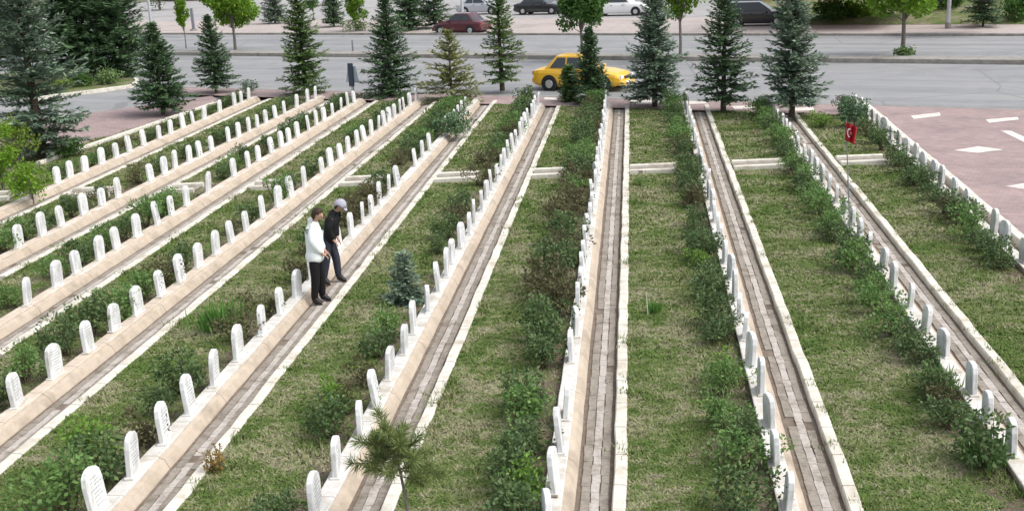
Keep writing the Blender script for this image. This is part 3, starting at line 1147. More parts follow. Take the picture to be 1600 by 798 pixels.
G_SP = 'spruces along the far end of the graveyard'
for (px, py, H, R, mat, clear, pw, loose, lab) in (
        (68, 247, 8.2, 1.6, M_SPRUCE_BLUE, .4, .72, 1.05, 'tall blue spruce at the far left beside the leftmost headstone row'),
        (255, 179, 3.65, 1.32, M_SPRUCE_DARK, .45, .80, .9, 'broad dark spruce with a bare stem, left of the leftmost row end'),
        (338, 145, 3.5, 1.05, M_SPRUCE_DARK, .45, .9, 1.0, 'slim dark spruce between the broad dark spruce and the leftmost row end'),
        (478, 147, 5.3, 1.02, M_SPRUCE_MID, .12, .72, .9, 'tall green spruce behind the end of the second row'),
        (612, 150, 4.45, 1.12, M_SPRUCE_DARK, .15, .85, .95, 'dark spruce right of the blue-grey sign pillar'),
        (707, 157, 2.85, 1.3, M_SPRUCE_PALE, .15, .85, 1.35, 'loose pale yellowish spruce, shortest beside the row ends'),
        (785, 142, 5.2, .86, M_SPRUCE_MID, .55, .75, 1.1, 'slender yellow-green spruce left of the yellow car'),
        (923, 162, 2.85, .78, M_SPRUCE_DARK, .1, .8, .85, 'small dark spruce standing in front of the yellow car'),
        (1023, 167, 4.75, 1.12, M_SPRUCE_BLUE, .45, .80, .85, 'tall blue-green spruce just right of the yellow car'),
        (1130, 175, 4.75, 1.0, M_SPRUCE_DARK, .5, .78, 1.0, 'dark green spruce between the two blue-green ones'),
        (1237, 183, 5.1, 1.12, M_SPRUCE_BLUE, .6, .70, .85, 'tall blue-green spruce at the end of the red flag row')):
    spruce('spruce_tree', at(px, py), H, R, mat, lab, px, clear, pw, loose, 'spruce', G_SP)
spruce('spruce_tree', at(635, 472), .92, .33, M_SPRUCE_BLUE, 'little blue spruce sapling on the lawn below the two visitors', 5, .04, .8, 1.0, 'spruce', None, None, .55)
spruce('shrub_conifer', at(890, 158), 1.35, .42, M_SPRUCE_MID, 'small bushy green conifer against the side of the yellow car', 88, .03, .55, .8, 'conifer')

G_FAR = 'trees across the road'
for (px, py, H, R, mat, clear, pw, lab) in (
        (120, 124, 6.6, 2.15, M_SPRUCE_DARK, .75, .22, 'wide dark pine on the traffic island, left one'),
        (185, 119, 6.4, 1.95, M_SPRUCE_DARK, .4, .25, 'wide dark green pine on the traffic island, right one'),
        (20, 95, 7.5, 1.8, M_SPRUCE_DARK, .4, .6, 'dark conifer behind the tall blue spruce at the far left'),
        (430, 37, 3.8, 1.3, M_SPRUCE_BLUE, .3, .7, 'bluish conifer across the road behind the tall green spruce'),
        (522, 42, 3.9, 1.0, M_SPRUCE_DARK, .4, .6, 'narrow dark conifer across the road beside a bright green tree'),
        (640, 47, 5.2, 1.5, M_SPRUCE_DARK, .35, .5, 'dark conifer across the road, left of a pair by the dark red car'),
        (680, 44, 5.0, 1.4, M_SPRUCE_DARK, .35, .55, 'dark conifer across the road right behind the dark red car'),
        (1536, 42, 3.2, 1.15, M_SPRUCE_DARK, .45, .5, 'dark conifer right of the right-hand lamp post')):
    spruce('pine_tree', at(px, py), H, R, mat, lab, px + 3, clear, pw, .85 if px < 200 else 1.0, 'pine', G_FAR, None, 1.5)

for (px, py, H, R, base, mat, n, lf, lab) in (
        (1410, 85, 5.4, 2.15, 1.6, M_BRIGHT, 12000, .19, 'round bright green tree on the median at the right'),
        (909, 93, 4.6, 1.48, 1.35, M_MAPLE, 8000, .17, 'dense deep green round tree behind the yellow car'),
        (1063, 93, 4.8, 1.6, 1.75, M_BRIGHT, 7000, .17, 'bright green tree behind the tall blue-green spruce'),
        (368, 78, 4.8, 2.0, 1.5, M_BRIGHT, 10000, .19, 'bright green round tree on the median at the left'),
        (291, 76, 3.6, .5, 1.1, M_BRIGHT, 1800, .15, 'thin bright green sapling on the median beside the left lamp post'),
        (556, 49, 3.6, .95, .5, M_BRIGHT, 4200, .16, 'small bright green tree across the road'),
        (490, 28, 3.2, .9, .5, M_MAPLE, 1500, .18, 'small green tree behind the tall spruce beside the white van'),
        (1300, 36, 1.6, 1.4, .1, M_MAPLE, 1800, .18, 'low green shrub on the grassy bank at the right'),
        (1345, 34, 1.5, 1.2, .1, M_BRIGHT, 1500, .18, 'low bright shrub on the bank behind the median tree'),
        (1585, 36, 1.9, 1.3, .1, M_MAPLE, 1800, .18, 'green shrub at the far right across the road'),
        (1480, 30, 2.3, 1.2, .1, M_MAPLE, 1800, .18, 'green shrub behind the right-hand lamp post'),
        (250, 16, 3.6, 2.4, .6, M_MAPLE, 2600, .22, 'deep green tree behind the left lamp post')):
    broadleaf('broadleaf_tree' if base > .3 else 'shrub', at(px, py, -.0), H, R, base, mat, lab, px + 1, n, lf, 'tree' if base > .3 else 'shrub', max(.035, .045 * R), G_FAR)
for (px, py, H, R, mat, n, lab) in ((125, 136, .8, .7, M_MAPLE, 900, 'low green shrub at the near edge of the traffic island, left'),
                                    (170, 132, .75, .75, M_SPRUCE_MID, 900, 'low dull green shrub at the traffic island tip'),
                                    (100, 141, .6, .55, M_YELLOWGREEN, 700, 'pale low shrub near the kerb of the traffic island'),
                                    (560, 48, .8, 1.3, M_SPRUCE_MID, 900, 'low grey-green shrub bed below the small bright tree'),
                                    (30, 262, 1.7, .75, M_YELLOWGREEN, 1600, 'yellow-green bush below the tall blue spruce'),
                                    (5, 300, 2.2, .75, M_BRIGHT, 2600, 'bright green leafy bush at the left edge'),
                                    (52, 318, 1.2, .62, M_BRIGHT, 1300, 'smaller bright bush in front of the leftmost row start'),
                                    (110, 246, .7, .55, M_MAPLE, 700, 'low dark shrub under the tall blue spruce'),
                                    (390, 148, .75, .5, M_SPRUCE_BLUE, 500, 'small blue-grey shrub past the end of the leftmost row'),
                                    (712, 216, .95, .75, M_SPRUCE_DARK, 1600, 'large dark green shrub across the path of the visitors row'),
                                    (1412, 88, .4, .55, M_SPRUCE_MID, 500, 'low weeds round the foot of the right-hand median tree'),
                                    (1335, 200, 1.0, .55, M_SPRUCE_DARK, 1100, 'dark upright bush beside the top of the red flag')):
    broadleaf('shrub', at(px, py), H, R, .08, mat, lab, px + 2, n, .085 if py > 140 else .12, 'shrub', .02)


# young pine with bottle-brush twigs, right at the front
def young_pine():
    root = empty('young_pine', at(642, 845))
    r = np.random.RandomState(4)
    top = Vector((-.12, .10, 1.12))
    tr = MB()
    tr.tube([(0, 0, 0), (-.02, .02, .5), tuple(top)], [.024, .018, .012], 8)
    Cs, Us, Ns, Ls, Ws = [], [], [], [], []
    for b in range(22):
        az = 6.283 * b / 10.5 + r.normal(0, .2)
        el = r.uniform(-.25, .95) if b < 21 else 1.4
        ln = r.uniform(.30, .50)
        d = Vector((math.cos(az) * math.cos(el), math.sin(az) * math.cos(el), math.sin(el)))
        st = top + Vector((0, 0, -r.uniform(0, .38)))
        tr.tube([tuple(st), tuple(st + d * ln)], [.008, .004], 5)
        m = 230
        t = r.uniform(.25, 1.0, m)
        C = np.array(st)[None] + np.array(d)[None] * (t * ln)[:, None]
        Cs.append(C)
        Us.append(np.array(d)[None] * .7 + rdir(m, r) * .9)
        Ns.append(rdir(m, r))
        Ls.append(r.uniform(.09, .16, m))
        Ws.append(np.full(m, .010))
    tr.build('trunk', M_GREYBARK, root)
    quads_mesh('crown', leaves(np.concatenate(Cs), np.concatenate(Us), np.concatenate(Ns), np.concatenate(Ls), np.concatenate(Ws)),
               leaf_mat('young_pine_needles', [(.11, .155, .045), (.165, .22, .07), (.24, .28, .11)], .2), root)
    tag(root, 'young pine sapling with star-like needle tufts at the front kerb', 'pine sapling')


young_pine()


# ------------------------------------------------------------------ cars
def ring_body(x, w_, zb, zs, zt):
    """half-symmetric hull ring at station x: sill width w_, bottom zb, shoulder zs, top zt"""
    h = w_ / 2
    q = zs - zb
    return [Vector((x, y, z)) for y, z in ((-h * .86, zb), (-h * .97, zb + .18 * q), (-h, zb + .42 * q), (-h * .985, zb + .80 * q), (-h * .93, zs), (-h * .6, zt),
                                           (h * .6, zt), (h * .93, zs), (h * .985, zb + .80 * q), (h, zb + .42 * q), (h * .97, zb + .18 * q), (h * .86, zb))]


def car(name, loc, heading, paint, label, L=4.1, Wd=1.66, H=1.42, style='saloon', cat='car', group=None):
    root = empty(name, loc, heading)
    k = L / 4.1
    hb = .16
    if style == 'saloon':
        st = [(-2.05, 1.36, .36, .62, .66), (-2.0, 1.54, .26, .82, .87), (-1.75, 1.64, .20, .87, .94), (-1.1, 1.66, .17, .88, .96), (0, 1.66, .17, .87, .93),
              (.75, 1.66, .17, .85, .90), (1.3, 1.64, .18, .80, .86), (1.8, 1.58, .22, .70, .76), (2.0, 1.44, .28, .60, .64), (2.06, 1.24, .34, .52, .54)]
        cab = [(-1.52, .93), (-.95, H), (.12, H), (.86, .88)]
    else:
        st = [(-2.05, 1.36, .36, .80, .84), (-2.0, 1.54, .26, .92, .97), (-1.75, 1.64, .20, .95, 1.0), (-1.1, 1.66, .17, .95, 1.0), (0, 1.66, .17, .93, .98),
              (.75, 1.66, .17, .91, .96), (1.3, 1.64, .18, .88, .94), (1.8, 1.58, .22, .80, .85), (2.0, 1.44, .28, .68, .72), (2.06, 1.24, .34, .58, .60)]
        cab = [(-1.98, .97), (-1.72, H), (.15, H), (.95, .95)]
    sy = Wd / 1.66
    mb = MB()
    mb.loft([ring_body(x * k, w_ * sy, zb, zs, zt) for x, w_, zb, zs, zt in st])
    mb.build('body', paint, root, smooth=False, bevel=.012, segs=2)
    (x0, z0), (x1, z1), (x2, z2), (x3, z3) = [(a * k, b) for a, b in cab]
    wb, wt = .74 * sy, .57 * sy
    c = MB()
    c.loft([[Vector((x0, -wb, z0 - .06)), Vector((x1, -wt, z1)), Vector((x2, -wt, z2)), Vector((x3, -wb, z3 - .06))],
            [Vector((x0 * 1.0, 0, z0 - .02)), Vector((x1, 0, z1 + .035)), Vector((x2, 0, z2 + .035)), Vector((x3, 0, z3 - .02))],
            [Vector((x0, wb, z0 - .06)), Vector((x1, wt, z1)), Vector((x2, wt, z2)), Vector((x3, wb, z3 - .06))]])
    cabin = c.build('cabin', paint, root, bevel=.02)

    def pane(nm, quad, n):
        n = Vector(n).normalized() * .012
        q = [Vector(p) for p in quad]
        g = MB()
        g.loft([[p - n * .6 for p in q], [p + n for p in q]])
        return g.build(nm, M_GLASS, cabin)

    def lerp(a, b, t): return tuple(a[i] + (b[i] - a[i]) * t for i in range(3))
    for s in (-1, 1):
        A, B, Cc, D = (x0, s * wb, z0 - .02), (x1, s * wt, z1), (x2, s * wt, z2), (x3, s * wb, z3 - .02)
        up = lambda p: p
        bot = lambda x: (x, s * (wb - .015), max(z0, z3) + .03)
        topz = lambda x: (x, s * (wt + .022), z1 - .07)
        xm = (x1 + x2) / 2 - .05
        pane('side_window', [bot(xm + .04), bot(x3 - .22), topz(x2 - .02), topz(xm + .04)], (0, s, .35))
        pane('side_window', [bot(x0 + .30), bot(xm - .04), topz(xm - .04), topz(x1 + .06)], (0, s, .35))
    pane('windscreen', [(x3 - .07, -wb + .12, z3 + .02), (x3 - .07, wb - .12, z3 + .02), (x2 + .05, wt - .06, z2 - .05), (x2 + .05, -wt + .06, z2 - .05)], (z2 - z3, 0, x3 - x2))
    pane('rear_window', [(x0 + .06, -wb + .12, z0 + .02), (x0 + .06, wb - .12, z0 + .02), (x1 - .05, wt - .06, z1 - .05), (x1 - .05, -wt + .06, z1 - .05)], (-(z1 - z0), 0, x1 - x0))
    for xw in (-1.22 * k, 1.28 * k):
        for s in (-1, 1):
            hw = Wd / 2
            ar = MB()
            ar.tube([(xw, s * (hw - .10), .31), (xw, s * (hw + .004), .31)], [.37, .37], 20)
            ar.build('wheel_arch', M_BLACKTRIM, root)
            wh = MB()
            wh.tube([(xw, s * (hw - .16), .30), (xw, s * (hw - .02), .30), (xw, s * (hw + .015), .30)], [.30, .30, .27], 20)
            wo = wh.build('wheel', M_RUBBER, root)
            rm = MB()
            rm.tube([(xw, s * (hw - .01), .30), (xw, s * (hw + .025), .30)], [.19, .17], 14)
            rm.build('rim', M_RIM, wo)
    zf, zr = (.56, .74) if style == 'saloon' else (.66, .84)
    for s in (-1, 1):
        b = MB()
        b.box((2.0 * k, s * .52 * sy, zf + .02), (.10, .30, .14))
        b.build('headlight', M_LAMP, root, bevel=.02)
        b = MB()
        b.box((-2.02 * k, s * .60 * sy, zr), (.08, .26, .15))
        b.build('tail_light', M_TAIL, root, bevel=.02)
        b = MB()
        b.box((.62 * k, s * (Wd / 2 + .06), .92), (.12, .16, .11))
        b.build('wing_mirror', paint, root, bevel=.025)
        for xh in (-.35, .42):
            b = MB()
            b.box((xh * k, s * (Wd / 2 - .006), .80), (.16, .03, .03))
            b.build('door_handle', M_BLACKTRIM, root)
    g = MB()
    g.box((2.05 * k, 0, zf), (.05, .62, .10))
    g.build('grille', M_BLACKTRIM, root)
    g = MB()
    g.box((2.02 * k, 0, .34), (.16, Wd * .84, .20))
    g.build('bumper', paint, root, bevel=.03)
    g = MB()
    g.box((2.105 * k, 0, .36), (.012, .46, .10))
    g.build('number_plate', M_PLATE, root)
    g = MB()
    g.box((-2.03 * k, 0, .42), (.14, Wd * .86, .20))
    g.build('bumper', paint, root, bevel=.03)
    tag(root, label, cat, group)
    return root


ANG = math.atan2(-.4168, 1)
P_YEL = plain('yellow_paint', (.80, .46, .030), .3, 0, .6, .5, .04)
P_RED = plain('dark_red_paint', (.085, .010, .018), .3, 0, .6, .5, .04)
P_BLK = plain('black_paint', (.018, .019, .022), .25, 0, .7, .5, .05)
P_WHT = plain('white_paint', (.78, .78, .78), .3, 0, .5, .5, .03)
P_BLU = plain('blue_paint', (.04, .12, .25), .3, 0, .6, .5, .05)
P_SLV = plain('silver_paint', (.45, .47, .50), .3, .3, .6, .5, .05)

p = at(911, 141, -.11)
car('yellow_car', (p.x, p.y + .35, -.11), ANG, P_YEL, 'yellow saloon car on the near carriageway behind the small dark spruce', 4.05, 1.64, 1.45)
FANG = math.atan2(-.461, 1)
for (px, py, z, da, paint, L, Hh, style, lab) in (
        (722, 53, -.11, math.pi, P_RED, 4.0, 1.42, 'saloon', 'dark red saloon parked at the far kerb'),
        (845, 22, .0, .1, P_BLK, 4.2, 1.40, 'saloon', 'black saloon across the road, left of the deep green round tree'),
        (1184, 40, .0, .2, P_BLK, 4.1, 1.5, 'van', 'black hatchback parked between two spruces across the road'),
        (500, 9, -.02, .3, P_WHT, 4.3, 1.6, 'van', 'white van across the road beside the tall green spruce'),
        (75, 45, -.02, .6, P_WHT, 4.2, 1.6, 'van', 'white van behind the tall blue spruce at the far left'),
        (1500, 1, 1.75, .2, P_BLU, 4.0, 1.45, 'saloon', 'blue car on the bank behind the right-hand lamp post'),
        (752, 22, .0, .2, P_SLV, 4.0, 1.45, 'saloon', 'pale silver car behind the dark red saloon'),
        (968, 24, .0, .15, P_WHT, 4.8, 2.1, 'van', 'large white van between the round tree and the blue-green spruce')):
    p = at(px, py, z)
    car('parked_car', p, FANG + da, paint, lab, L, 1.66, Hh, style, 'van' if 'van' in lab.split()[:3] else 'car', 'cars parked across the road')

# ------------------------------------------------------------------ street furniture
def lamp_post(px, py, label, H=8.0):
    root = empty('lamp_post', at(px, py))
    b = MB()
    b.tube([(0, 0, 0), (0, 0, .35)], [.17, .17], 12)
    b.build('base', M_CONC, root)
    b = MB()
    b.tube([(0, 0, .3), (0, 0, H)], [.125, .07], 12)
    b.build('pole', M_METAL, root)
    b = MB()
    b.tube([(0, 0, H - .1), (.25, -.5, H + .35), (.5, -1.3, H + .5)], [.045, .04, .035], 8)
    b.build('arm', M_METAL, root)
    b = MB()
    b.box((.56, -1.5, H + .5), (.22, .6, .12), 0, .3)
    b.build('lamp_head', M_METAL, root, bevel=.03)
    tag(root, label, 'lamp post', 'lamp posts along the road')


lamp_post(240, 64, 'pale lamp post right of the dark pines at the upper left')
lamp_post(723, 28, 'pale lamp post rising behind the dark red saloon')
lamp_post(1481, 45, 'grey lamp post right of the bright green median tree')

root = empty('sign_pillar', at(552, 152), ANG)
b = MB(); b.box((0, 0, .03), (.42, .42, .06)); b.build('base', M_CONC, root)
b = MB(); b.box((0, 0, .35), (.10, .10, .62)); b.build('post', M_METAL, root)
b = MB(); b.box((0, -.03, .95), (.22, .12, .98)); b.build('panel', plain('slate_panel', (.045, .06, .085), .4), root, bevel=.02)
b = MB()
b.loft([[Vector((x, y, z)) for x, z in ((-.34, .62), (.34, .62), (.20, 1.30), (-.20, 1.30))] for y in (.045, .06)])
b.build('back_board', plain('pale_blue_board', (.42, .48, .55), .4), root)
tag(root, 'slate blue sign pillar with a pale board at the end of the third row', 'sign')

for px, py, lab in ((552, 83, 'small grey delineator post on the median above the sign pillar'), (303, 48, 'dark grey square post across the road near the left lamp post')):
    root = empty('delineator_post', at(px, py))
    big = px < 400
    b = MB(); b.tube([(0, 0, 0), (0, 0, .10 if not big else .12)], [.28, .2] if not big else [.3, .3], 12); b.build('base', M_CONC, root)
    b = MB()
    if big: b.box((0, 0, .95), (.20, .20, 1.7))
    else: b.tube([(0, 0, .08), (0, 0, .75)], [.07, .05], 10)
    b.build('post', plain('grey_post' + str(px), (.20, .20, .22), .6), root)
    tag(root, lab, 'post')

# red flag on a thin pole
def flag():
    root = empty('flag', at(1329, 394))
    foot = Vector((0, 0, 0))
    tip_px = at(1320, 186)
    b = MB()
    Hh = 2.62
    lean = Vector((-.17, .02, 0))
    b.tube([(0, 0, 0), tuple(lean * .5 + Vector((0, 0, Hh / 2))), tuple(lean + Vector((0, 0, Hh)))], [.016, .013, .010], 8)
    b.build('pole', plain('flag_pole', (.22, .25, .25), .5, .3), root)
    # limp cloth hanging in folds from its top corner
    n, m = 26, 18
    V, Fc, uv = [], [], []
    for j in range(m + 1):
        t = j / m
        for i in range(n + 1):
            s = i / n
            wdt = .22 * (1 - .15 * t)
            fold = .06 * math.sin(s * 13 + 1.2 * t) * (.35 + .65 * s)
            X = -.05 + s * wdt + .012
            Z = Hh - .05 - t * .34 - .10 * s ** 1.3
            V.append((lean.x + X + .03, lean.y - .03 + fold, Z))
    for j in range(m):
        for i in range(n):
            a = j * (n + 1) + i
            Fc.append((a, a + 1, a + n + 2, a + n + 1))
    me = bpy.data.meshes.new('cloth')
    me.from_pydata(V, [], Fc)
    ul = me.uv_layers.new(name='UVMap')
    for poly in me.polygons:
        for li, vi in zip(poly.loop_indices, poly.vertices):
            ul.data[li].uv = ((vi % (n + 1)) / n * 1.5, 1 - (vi // (n + 1)) / m)
    mt, nt, pb = new_mat('red_flag_cloth')
    tc = nt.nodes.new('ShaderNodeUVMap')

    def disc(c, rad):
        d = nt.nodes.new('ShaderNodeVectorMath'); d.operation = 'DISTANCE'
        nt.links.new(tc.outputs[0], d.inputs[0]); d.inputs[1].default_value = (c[0], c[1], 0)
        l = nt.nodes.new('ShaderNodeMath'); l.operation = 'LESS_THAN'
        nt.links.new(d.outputs['Value'], l.inputs[0]); l.inputs[1].default_value = rad
        return l.outputs[0]
    a, b_ = disc((.50, .5), .25), disc((.5625, .5), .20)
    st = disc((.80, .5), .085)
    sub = nt.nodes.new('ShaderNodeMath'); sub.operation = 'SUBTRACT'; sub.use_clamp = True
    nt.links.new(a, sub.inputs[0]); nt.links.new(b_, sub.inputs[1])
    ad = nt.nodes.new('ShaderNodeMath'); ad.operation = 'ADD'; ad.use_clamp = True
    nt.links.new(sub.outputs[0], ad.inputs[0]); nt.links.new(st, ad.inputs[1])
    cc = mixc(nt, (.30, .008, .018), (.80, .78, .78), ad.outputs[0])
    nt.links.new(cc, pb.inputs['Base Color'])
    pb.inputs['Roughness'].default_value = .7
    me.materials.append(mt)
    me.polygons.foreach_set('use_smooth', [True] * len(me.polygons))
    o = bpy.data.objects.new('cloth', me)
    COL.objects.link(o)
    o.parent = root
    so = o.modifiers.new('thickness', 'SOLIDIFY'); so.thickness = .003
    tag(root, 'limp red flag with white crescent on a thin pole', 'flag')


flag()

# pale stake on the lawn right of the centre row
p = at(1012, 492)
b = MB(); b.tube([(0, 0, 0), (-.02, 0, .42)], [.012, .006], 6)
tag(b.build('garden_stake', plain('pale_stake', (.55, .58, .42), .7), loc=p), 'thin pale stake standing in the lawn right of the centre row', 'stake')

# ------------------------------------------------------------------ buildings at the far edge of view
def building(name, loc, rz, dim, wall, label, nwin=3, roofm=None):
    root = empty(name, loc, rz)
    X, Y, Z = dim
    b = MB(); b.box((0, Y / 2, Z / 2), (X, Y, Z)); b.build('wall', wall, root)
    b = MB(); b.box((0, Y / 2, Z + .11), (X + .5, Y + .5, .2)); b.build('roof', roofm or M_CONC, root)
    b = MB(); b.box((-X * .36, -.03, 1.05), (1.0, .08, 2.1)); d = b.build('door', M_BLACKTRIM, root)
    for i in range(nwin):
        x = -X * .18 + i * X * .6 / max(1, nwin - 1)
        b = MB(); b.box((x, -.02, 1.7), (1.3, .10, 1.2)); f = b.build('window', P_WHT, root)
        b = MB(); b.box((x, -.05, 1.7), (1.1, .08, 1.0)); b.build('pane', M_GLASS, f)
    tag(root, label, 'building')


W_WHITE = rough_mat('white_plaster', (.72, .72, .72), (.62, .62, .62), 2, None)
W_ORANGE = rough_mat('orange_plaster', (.55, .26, .15), (.46, .21, .12), 2, None)
W_RED = rough_mat('dark_red_plaster', (.16, .06, .055), (.11, .045, .04), 2, None)
p = at(970, 6)
building('white_building', (p.x, p.y + 6, 0), FANG, (12, 7, 4.2), W_WHITE, 'low white building behind the large white van', 4)
p = at(1310, 4, 1.8)
building('orange_building', (p.x, p.y + 3, 1.75), FANG, (8, 6, 3.4), W_ORANGE, 'orange plastered building above the grassy bank', 3)
p = at(262, 6)
building('dark_red_building', (p.x, p.y + 6, 0), FANG, (9, 7, 3.6), W_RED, 'dark red low building far behind the left lamp post', 3)


# ------------------------------------------------------------------ people
def skin_mesh(name, joints, bones, mat, parent=None, root_joint=None, levels=2, loc=None, rz=0.0, scale=1.0):
    names = list(joints)
    me = bpy.data.meshes.new(name)
    me.from_pydata([joints[n][0] for n in names], [(names.index(a), names.index(b)) for a, b in bones], [])
    o = bpy.data.objects.new(name, me)
    COL.objects.link(o)
    sk = o.modifiers.new('skin', 'SKIN')
    sk.use_smooth_shade = True
    sk.branch_smoothing = .4
    sv = me.skin_vertices[0].data
    for i, n in enumerate(names):
        r = joints[n][1]
        sv[i].radius = r if isinstance(r, tuple) else (r, r)
        sv[i].use_root = (n == (root_joint or names[0]))
    ss = o.modifiers.new('sub', 'SUBSURF')
    ss.levels = ss.render_levels = levels
    dg = bpy.context.evaluated_depsgraph_get()
    dg.update()
    m2 = bpy.data.meshes.new_from_object(o.evaluated_get(dg))
    m2.name = name
    o.modifiers.clear()
    o.data = m2
    m2.materials.clear()
    m2.materials.append(mat)
    m2.polygons.foreach_set('use_smooth', [True] * len(m2.polygons))
    if parent is not None: o.parent = parent
    return o


def person(loc, rz, sc, label, lean, jacket_mat, trouser_mat, boot_mat, hair_mat, stride, cap_mat=None, long_coat=False, hood=False, group='visitors'):
    """faces +X locally; lean = forward bend of the trunk in radians"""
    SK = plain('skin_tone', (.48, .29, .21), .5, 0, 0, .4, .05)
    hipz = .93

    def up(h, f=0.0, s=0.0):        # a point at height h above the hips along the bent spine, f forward, s to the side
        c, n = math.cos(lean), math.sin(lean)
        return (f * c + h * n, s, hipz + h * c - f * n)
    J = {'pelvis': ((0, 0, hipz), (.13, .10)), 'waist': (up(.20), (.12, .09)), 'chest': (up(.38), (.085, .07)), 'neck0': (up(.54), (.045, .045)), 'neck1': (up(.61, .03), .05)}
    hb = lean + .38                  # head bowed further
    nx, nz = J['neck1'][0][0], J['neck1'][0][2]

    def hd(h, f, s=0.0):
        return (nx + math.sin(hb) * h + math.cos(hb) * f, s, nz + math.cos(hb) * h - math.sin(hb) * f)
    J['skull'] = (hd(.10, .02), (.078, .085))
    J['crown'] = (hd(.185, .0), (.06, .066))
    J['chin'] = (hd(.035, .075), (.04, .035))
    J['nose'] = (hd(.09, .108), (.014, .014))
    B = [('pelvis', 'waist'), ('waist', 'chest'), ('chest', 'neck0'), ('neck0', 'neck1'), ('neck1', 'skull'), ('skull', 'crown'), ('skull', 'chin'), ('skull', 'nose')]
    for s, t in ((-1, 'r'), (1, 'l')):
        fx = stride * s
        J['ear' + t] = (hd(.09, -.005, s * .085), (.014, .022)); B.append(('skull', 'ear' + t))
        J['shoulder' + t] = (up(.455, 0, s * .155), .04)
        J['elbow' + t] = (up(.23, .02, s * .205), .045)
        J['wrist' + t] = (up(.04, .15, s * .11), .028)
        J['palm' + t] = (up(.0, .20, s * .085), (.034, .018))
        B += [('chest', 'shoulder' + t), ('shoulder' + t, 'elbow' + t), ('elbow' + t, 'wrist' + t), ('wrist' + t, 'palm' + t)]
        for q in range(4):           # fingers, bent downwards at the knuckle
            ls = (.072, .082, .078, .060)[q]
            sp = (q - 1.5) * .019
            base = up(-.012 - sp * .6, .216, s * .085 + sp)
            mid = up(-.035 - sp * .6, .216 + ls * .45, s * .080 + sp)
            tip = up(-.070 - sp * .6, .216 + ls * .62, s * .075 + sp)
            J['f%da' % q + t] = (base, .0095); J['f%db' % q + t] = (mid, .009); J['f%dc' % q + t] = (tip, .0075)
            B += [('palm' + t, 'f%da' % q + t), ('f%da' % q + t, 'f%db' % q + t), ('f%db' % q + t, 'f%dc' % q + t)]
        J['tha' + t] = (up(.02, .205, s * .05), .011); J['thb' + t] = (up(.01, .25, s * .04), .009)
        B += [('palm' + t, 'tha' + t), ('tha' + t, 'thb' + t)]
        J['hip' + t] = ((0, s * .09, hipz - .06), .088)
        J['knee' + t] = ((fx * .55 + .03, s * .095, .50), .058)
        J['ankle' + t] = ((fx, s * .10, .09), .040)
        J['heel' + t] = ((fx - .03, s * .10, .045), .038)
        J['toe' + t] = ((fx + .16, s * .115, .032), (.042, .026))
        B += [('pelvis', 'hip' + t), ('hip' + t, 'knee' + t), ('knee' + t, 'ankle' + t), ('ankle' + t, 'heel' + t), ('ankle' + t, 'toe' + t)]
    body = skin_mesh('person', J, B, SK, None, 'pelvis')
    body.location = loc
    body.rotation_euler = (0, 0, rz)
    body.scale = (sc, sc, sc)
    tag(body, label, 'person', group)

    def grow(n, a, b=None):
        r = J[n][1]
        r = r if isinstance(r, tuple) else (r, r)
        return (J[n][0], (r[0] + a, r[1] + (a if b is None else b)))
    # jacket
    jk = {}
    hem = -.30 if long_coat else -.16
    jk['hem0'] = ((up(-.02)[0] * .5, 0, hipz + (-.19 if long_coat else -.13)), (.205, .185) if long_coat else (.195, .165))
    jk['waist'] = grow('waist', .085 if long_coat else .06)
    jk['chest'] = (J['chest'][0], (.205, .175) if long_coat else (.19, .155))
    jk['collar'] = (up(.52, -.005), (.13, .105))
    jk['collar2'] = (up(.60, .0), (.088, .082))
    jb = [('hem0', 'waist'), ('waist', 'chest'), ('chest', 'collar'), ('collar', 'collar2')]
    for t in 'rl':
        jk['s' + t] = (J['shoulder' + t][0], .095)
        jk['e' + t] = grow('elbow' + t, .034)
        wv = Vector(J['wrist' + t][0])
        jk['w' + t] = (tuple(wv), .050)
        jb += [('chest', 's' + t), ('s' + t, 'e' + t), ('e' + t, 'w' + t)]
    jo = skin_mesh('jacket', jk, jb, jacket_mat, body, 'waist')
    if hood:
        hm = {'a': (up(.47, -.075), (.08, .04)), 'b': (up(.54, -.075), (.10, .05)), 'c': (up(.585, -.055), (.085, .04))}
        skin_mesh('hood', hm, [('a', 'b'), ('b', 'c')], jacket_mat, jo, 'b')
    # trousers
    tr = {'q': ((0, 0, hipz + .13), (.15, .125)), 'p': ((0, 0, hipz), (.165, .135))}
    tb = [('q', 'p')]
    for t in 'rl':
        tr['h' + t] = grow('hip' + t, .022)
        tr['k' + t] = grow('knee' + t, .028)
        a = J['ankle' + t][0]
        tr['a' + t] = ((a[0] - .01, a[1], .085), .064)
        tb += [('p', 'h' + t), ('h' + t, 'k' + t), ('k' + t, 'a' + t)]
    skin_mesh('trousers', tr, tb, trouser_mat, body, 'p')
    for t in 'rl':
        a, h_, to = J['ankle' + t][0], J['heel' + t][0], J['toe' + t][0]
        skin_mesh('boot', {'a': ((a[0], a[1], .17), .062), 'b': ((a[0], a[1], .075), .060), 'h': (h_, (.048, .042)), 't': (to, (.050, .034))}, [('a', 'b'), ('b', 'h'), ('b', 't')], boot_mat, body, 'b')
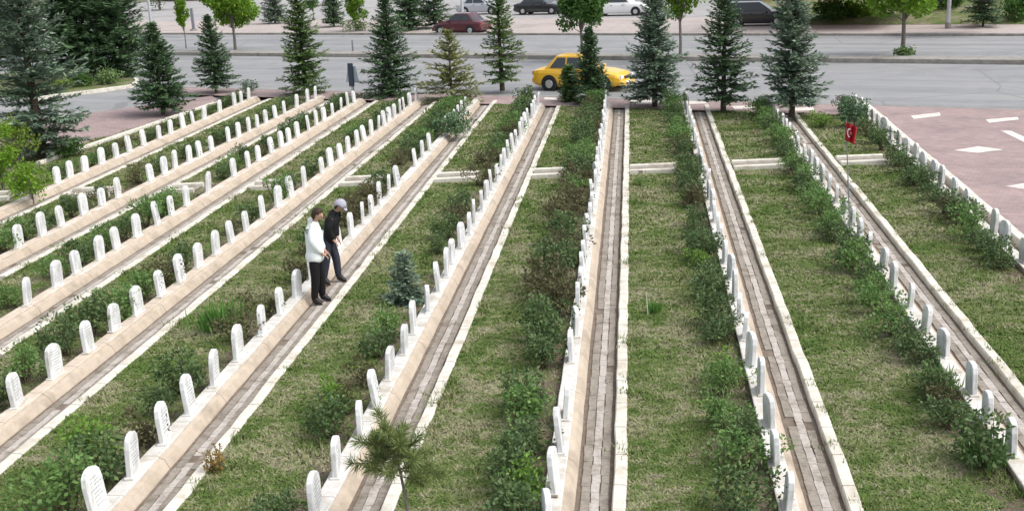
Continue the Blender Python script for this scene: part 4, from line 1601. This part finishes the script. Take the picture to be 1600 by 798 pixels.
    # hair and cap: shells round the skull that leave the face free
    def shell(nm, rad, keep, mat_, up_=0.0, th=.012):
        g = MB()
        nu, nv = 22, 16
        idx = {}
        vs = []
        for a in range(nv + 1):
            la = math.pi * a / nv
            for b in range(nu):
                lo = 2 * math.pi * b / nu
                vs.append((math.sin(la) * math.cos(lo), math.sin(la) * math.sin(lo), math.cos(la)))
        pts = [hd(.105 + up_ + p[2] * rad[2], -.005 + p[0] * rad[0], p[1] * rad[1]) for p in vs]
        fs = []
        for a in range(nv):
            for b in range(nu):
                f = (a * nu + b, a * nu + (b + 1) % nu, (a + 1) * nu + (b + 1) % nu, (a + 1) * nu + b)
                c = [sum(vs[i][k] for i in f) / 4 for k in range(3)]
                if keep(c): fs.append(f)
        g.add(pts, fs)
        o = g.build(nm, mat_, body, smooth=True)
        m = o.modifiers.new('thickness', 'SOLIDIFY')
        m.thickness = th
        m.offset = 1
        return o
    shell('hair', (.094, .088, .112), lambda c: c[0] < -.15 or c[2] > .42 + .35 * c[0] or (c[0] < .35 and c[2] > .1), hair_mat)
    if cap_mat:
        co = shell('cap', (.112, .104, .125), lambda c: c[2] > (.12 + .22 * c[0]) or (c[0] < -.3 and c[2] > -.35), cap_mat)
        v = MB()
        v.loft([[hd(.135 + dz, .085, yy) for yy in (-.07, 0, .07)] + [hd(.118 + dz, .165 - abs(yy) * .5, yy) for yy in (.065, 0, -.065)] for dz in (0, .008)])
        v.build('visor', cap_mat, co)
    for s in (-1, 1):
        e = MB()
        e.tube([hd(.105, .082, s * .032), hd(.105, .093, s * .032)], [.012, .006], 8)
        e.build('eye', M_BLACKTRIM, body)
    e = MB()
    e.box(hd(.05, .106), (.008, .045, .012), 0, 0, Matrix.Rotation(hb, 3, 'Y'))
    e.build('mouth', plain('lips', (.35, .13, .11), .5), body)
    return body


J_MINT = plain('mint_white_jacket', (.80, .85, .84), .7, 0, 0, .2, .08, 9)
J_BLK = plain('black_jacket', (.014, .014, .016), .8, 0, 0, .2, .2, 9)
T_BLK = plain('black_trousers', (.012, .011, .012), .85, 0, 0, .2, .2, 9)
T_NAVY = plain('dark_navy_trousers', (.035, .038, .055), .8, 0, 0, .2, .2, 9)
B_BLK = plain('black_boots', (.012, .011, .010), .5)
H_BRN = plain('dark_brown_hair', (.035, .020, .014), .6, 0, 0, .3, .3, 40)
CAP = plain('lavender_grey_cap', (.36, .355, .42), .85)
p = at(499, 474, Z_PATH + .01)
person(p, .05, 1.04, 'person in a pale mint white jacket and black trousers, head bowed', .08, J_MINT, T_BLK, B_BLK, H_BRN, .05, None, True, True)
p = at(519, 443, Z_PATH + .01)
person(p, -.1, 1.0, 'stooping person in a black jacket and lavender grey cap', .36, J_BLK, T_NAVY, B_BLK, H_BRN, .12, CAP, False, False)
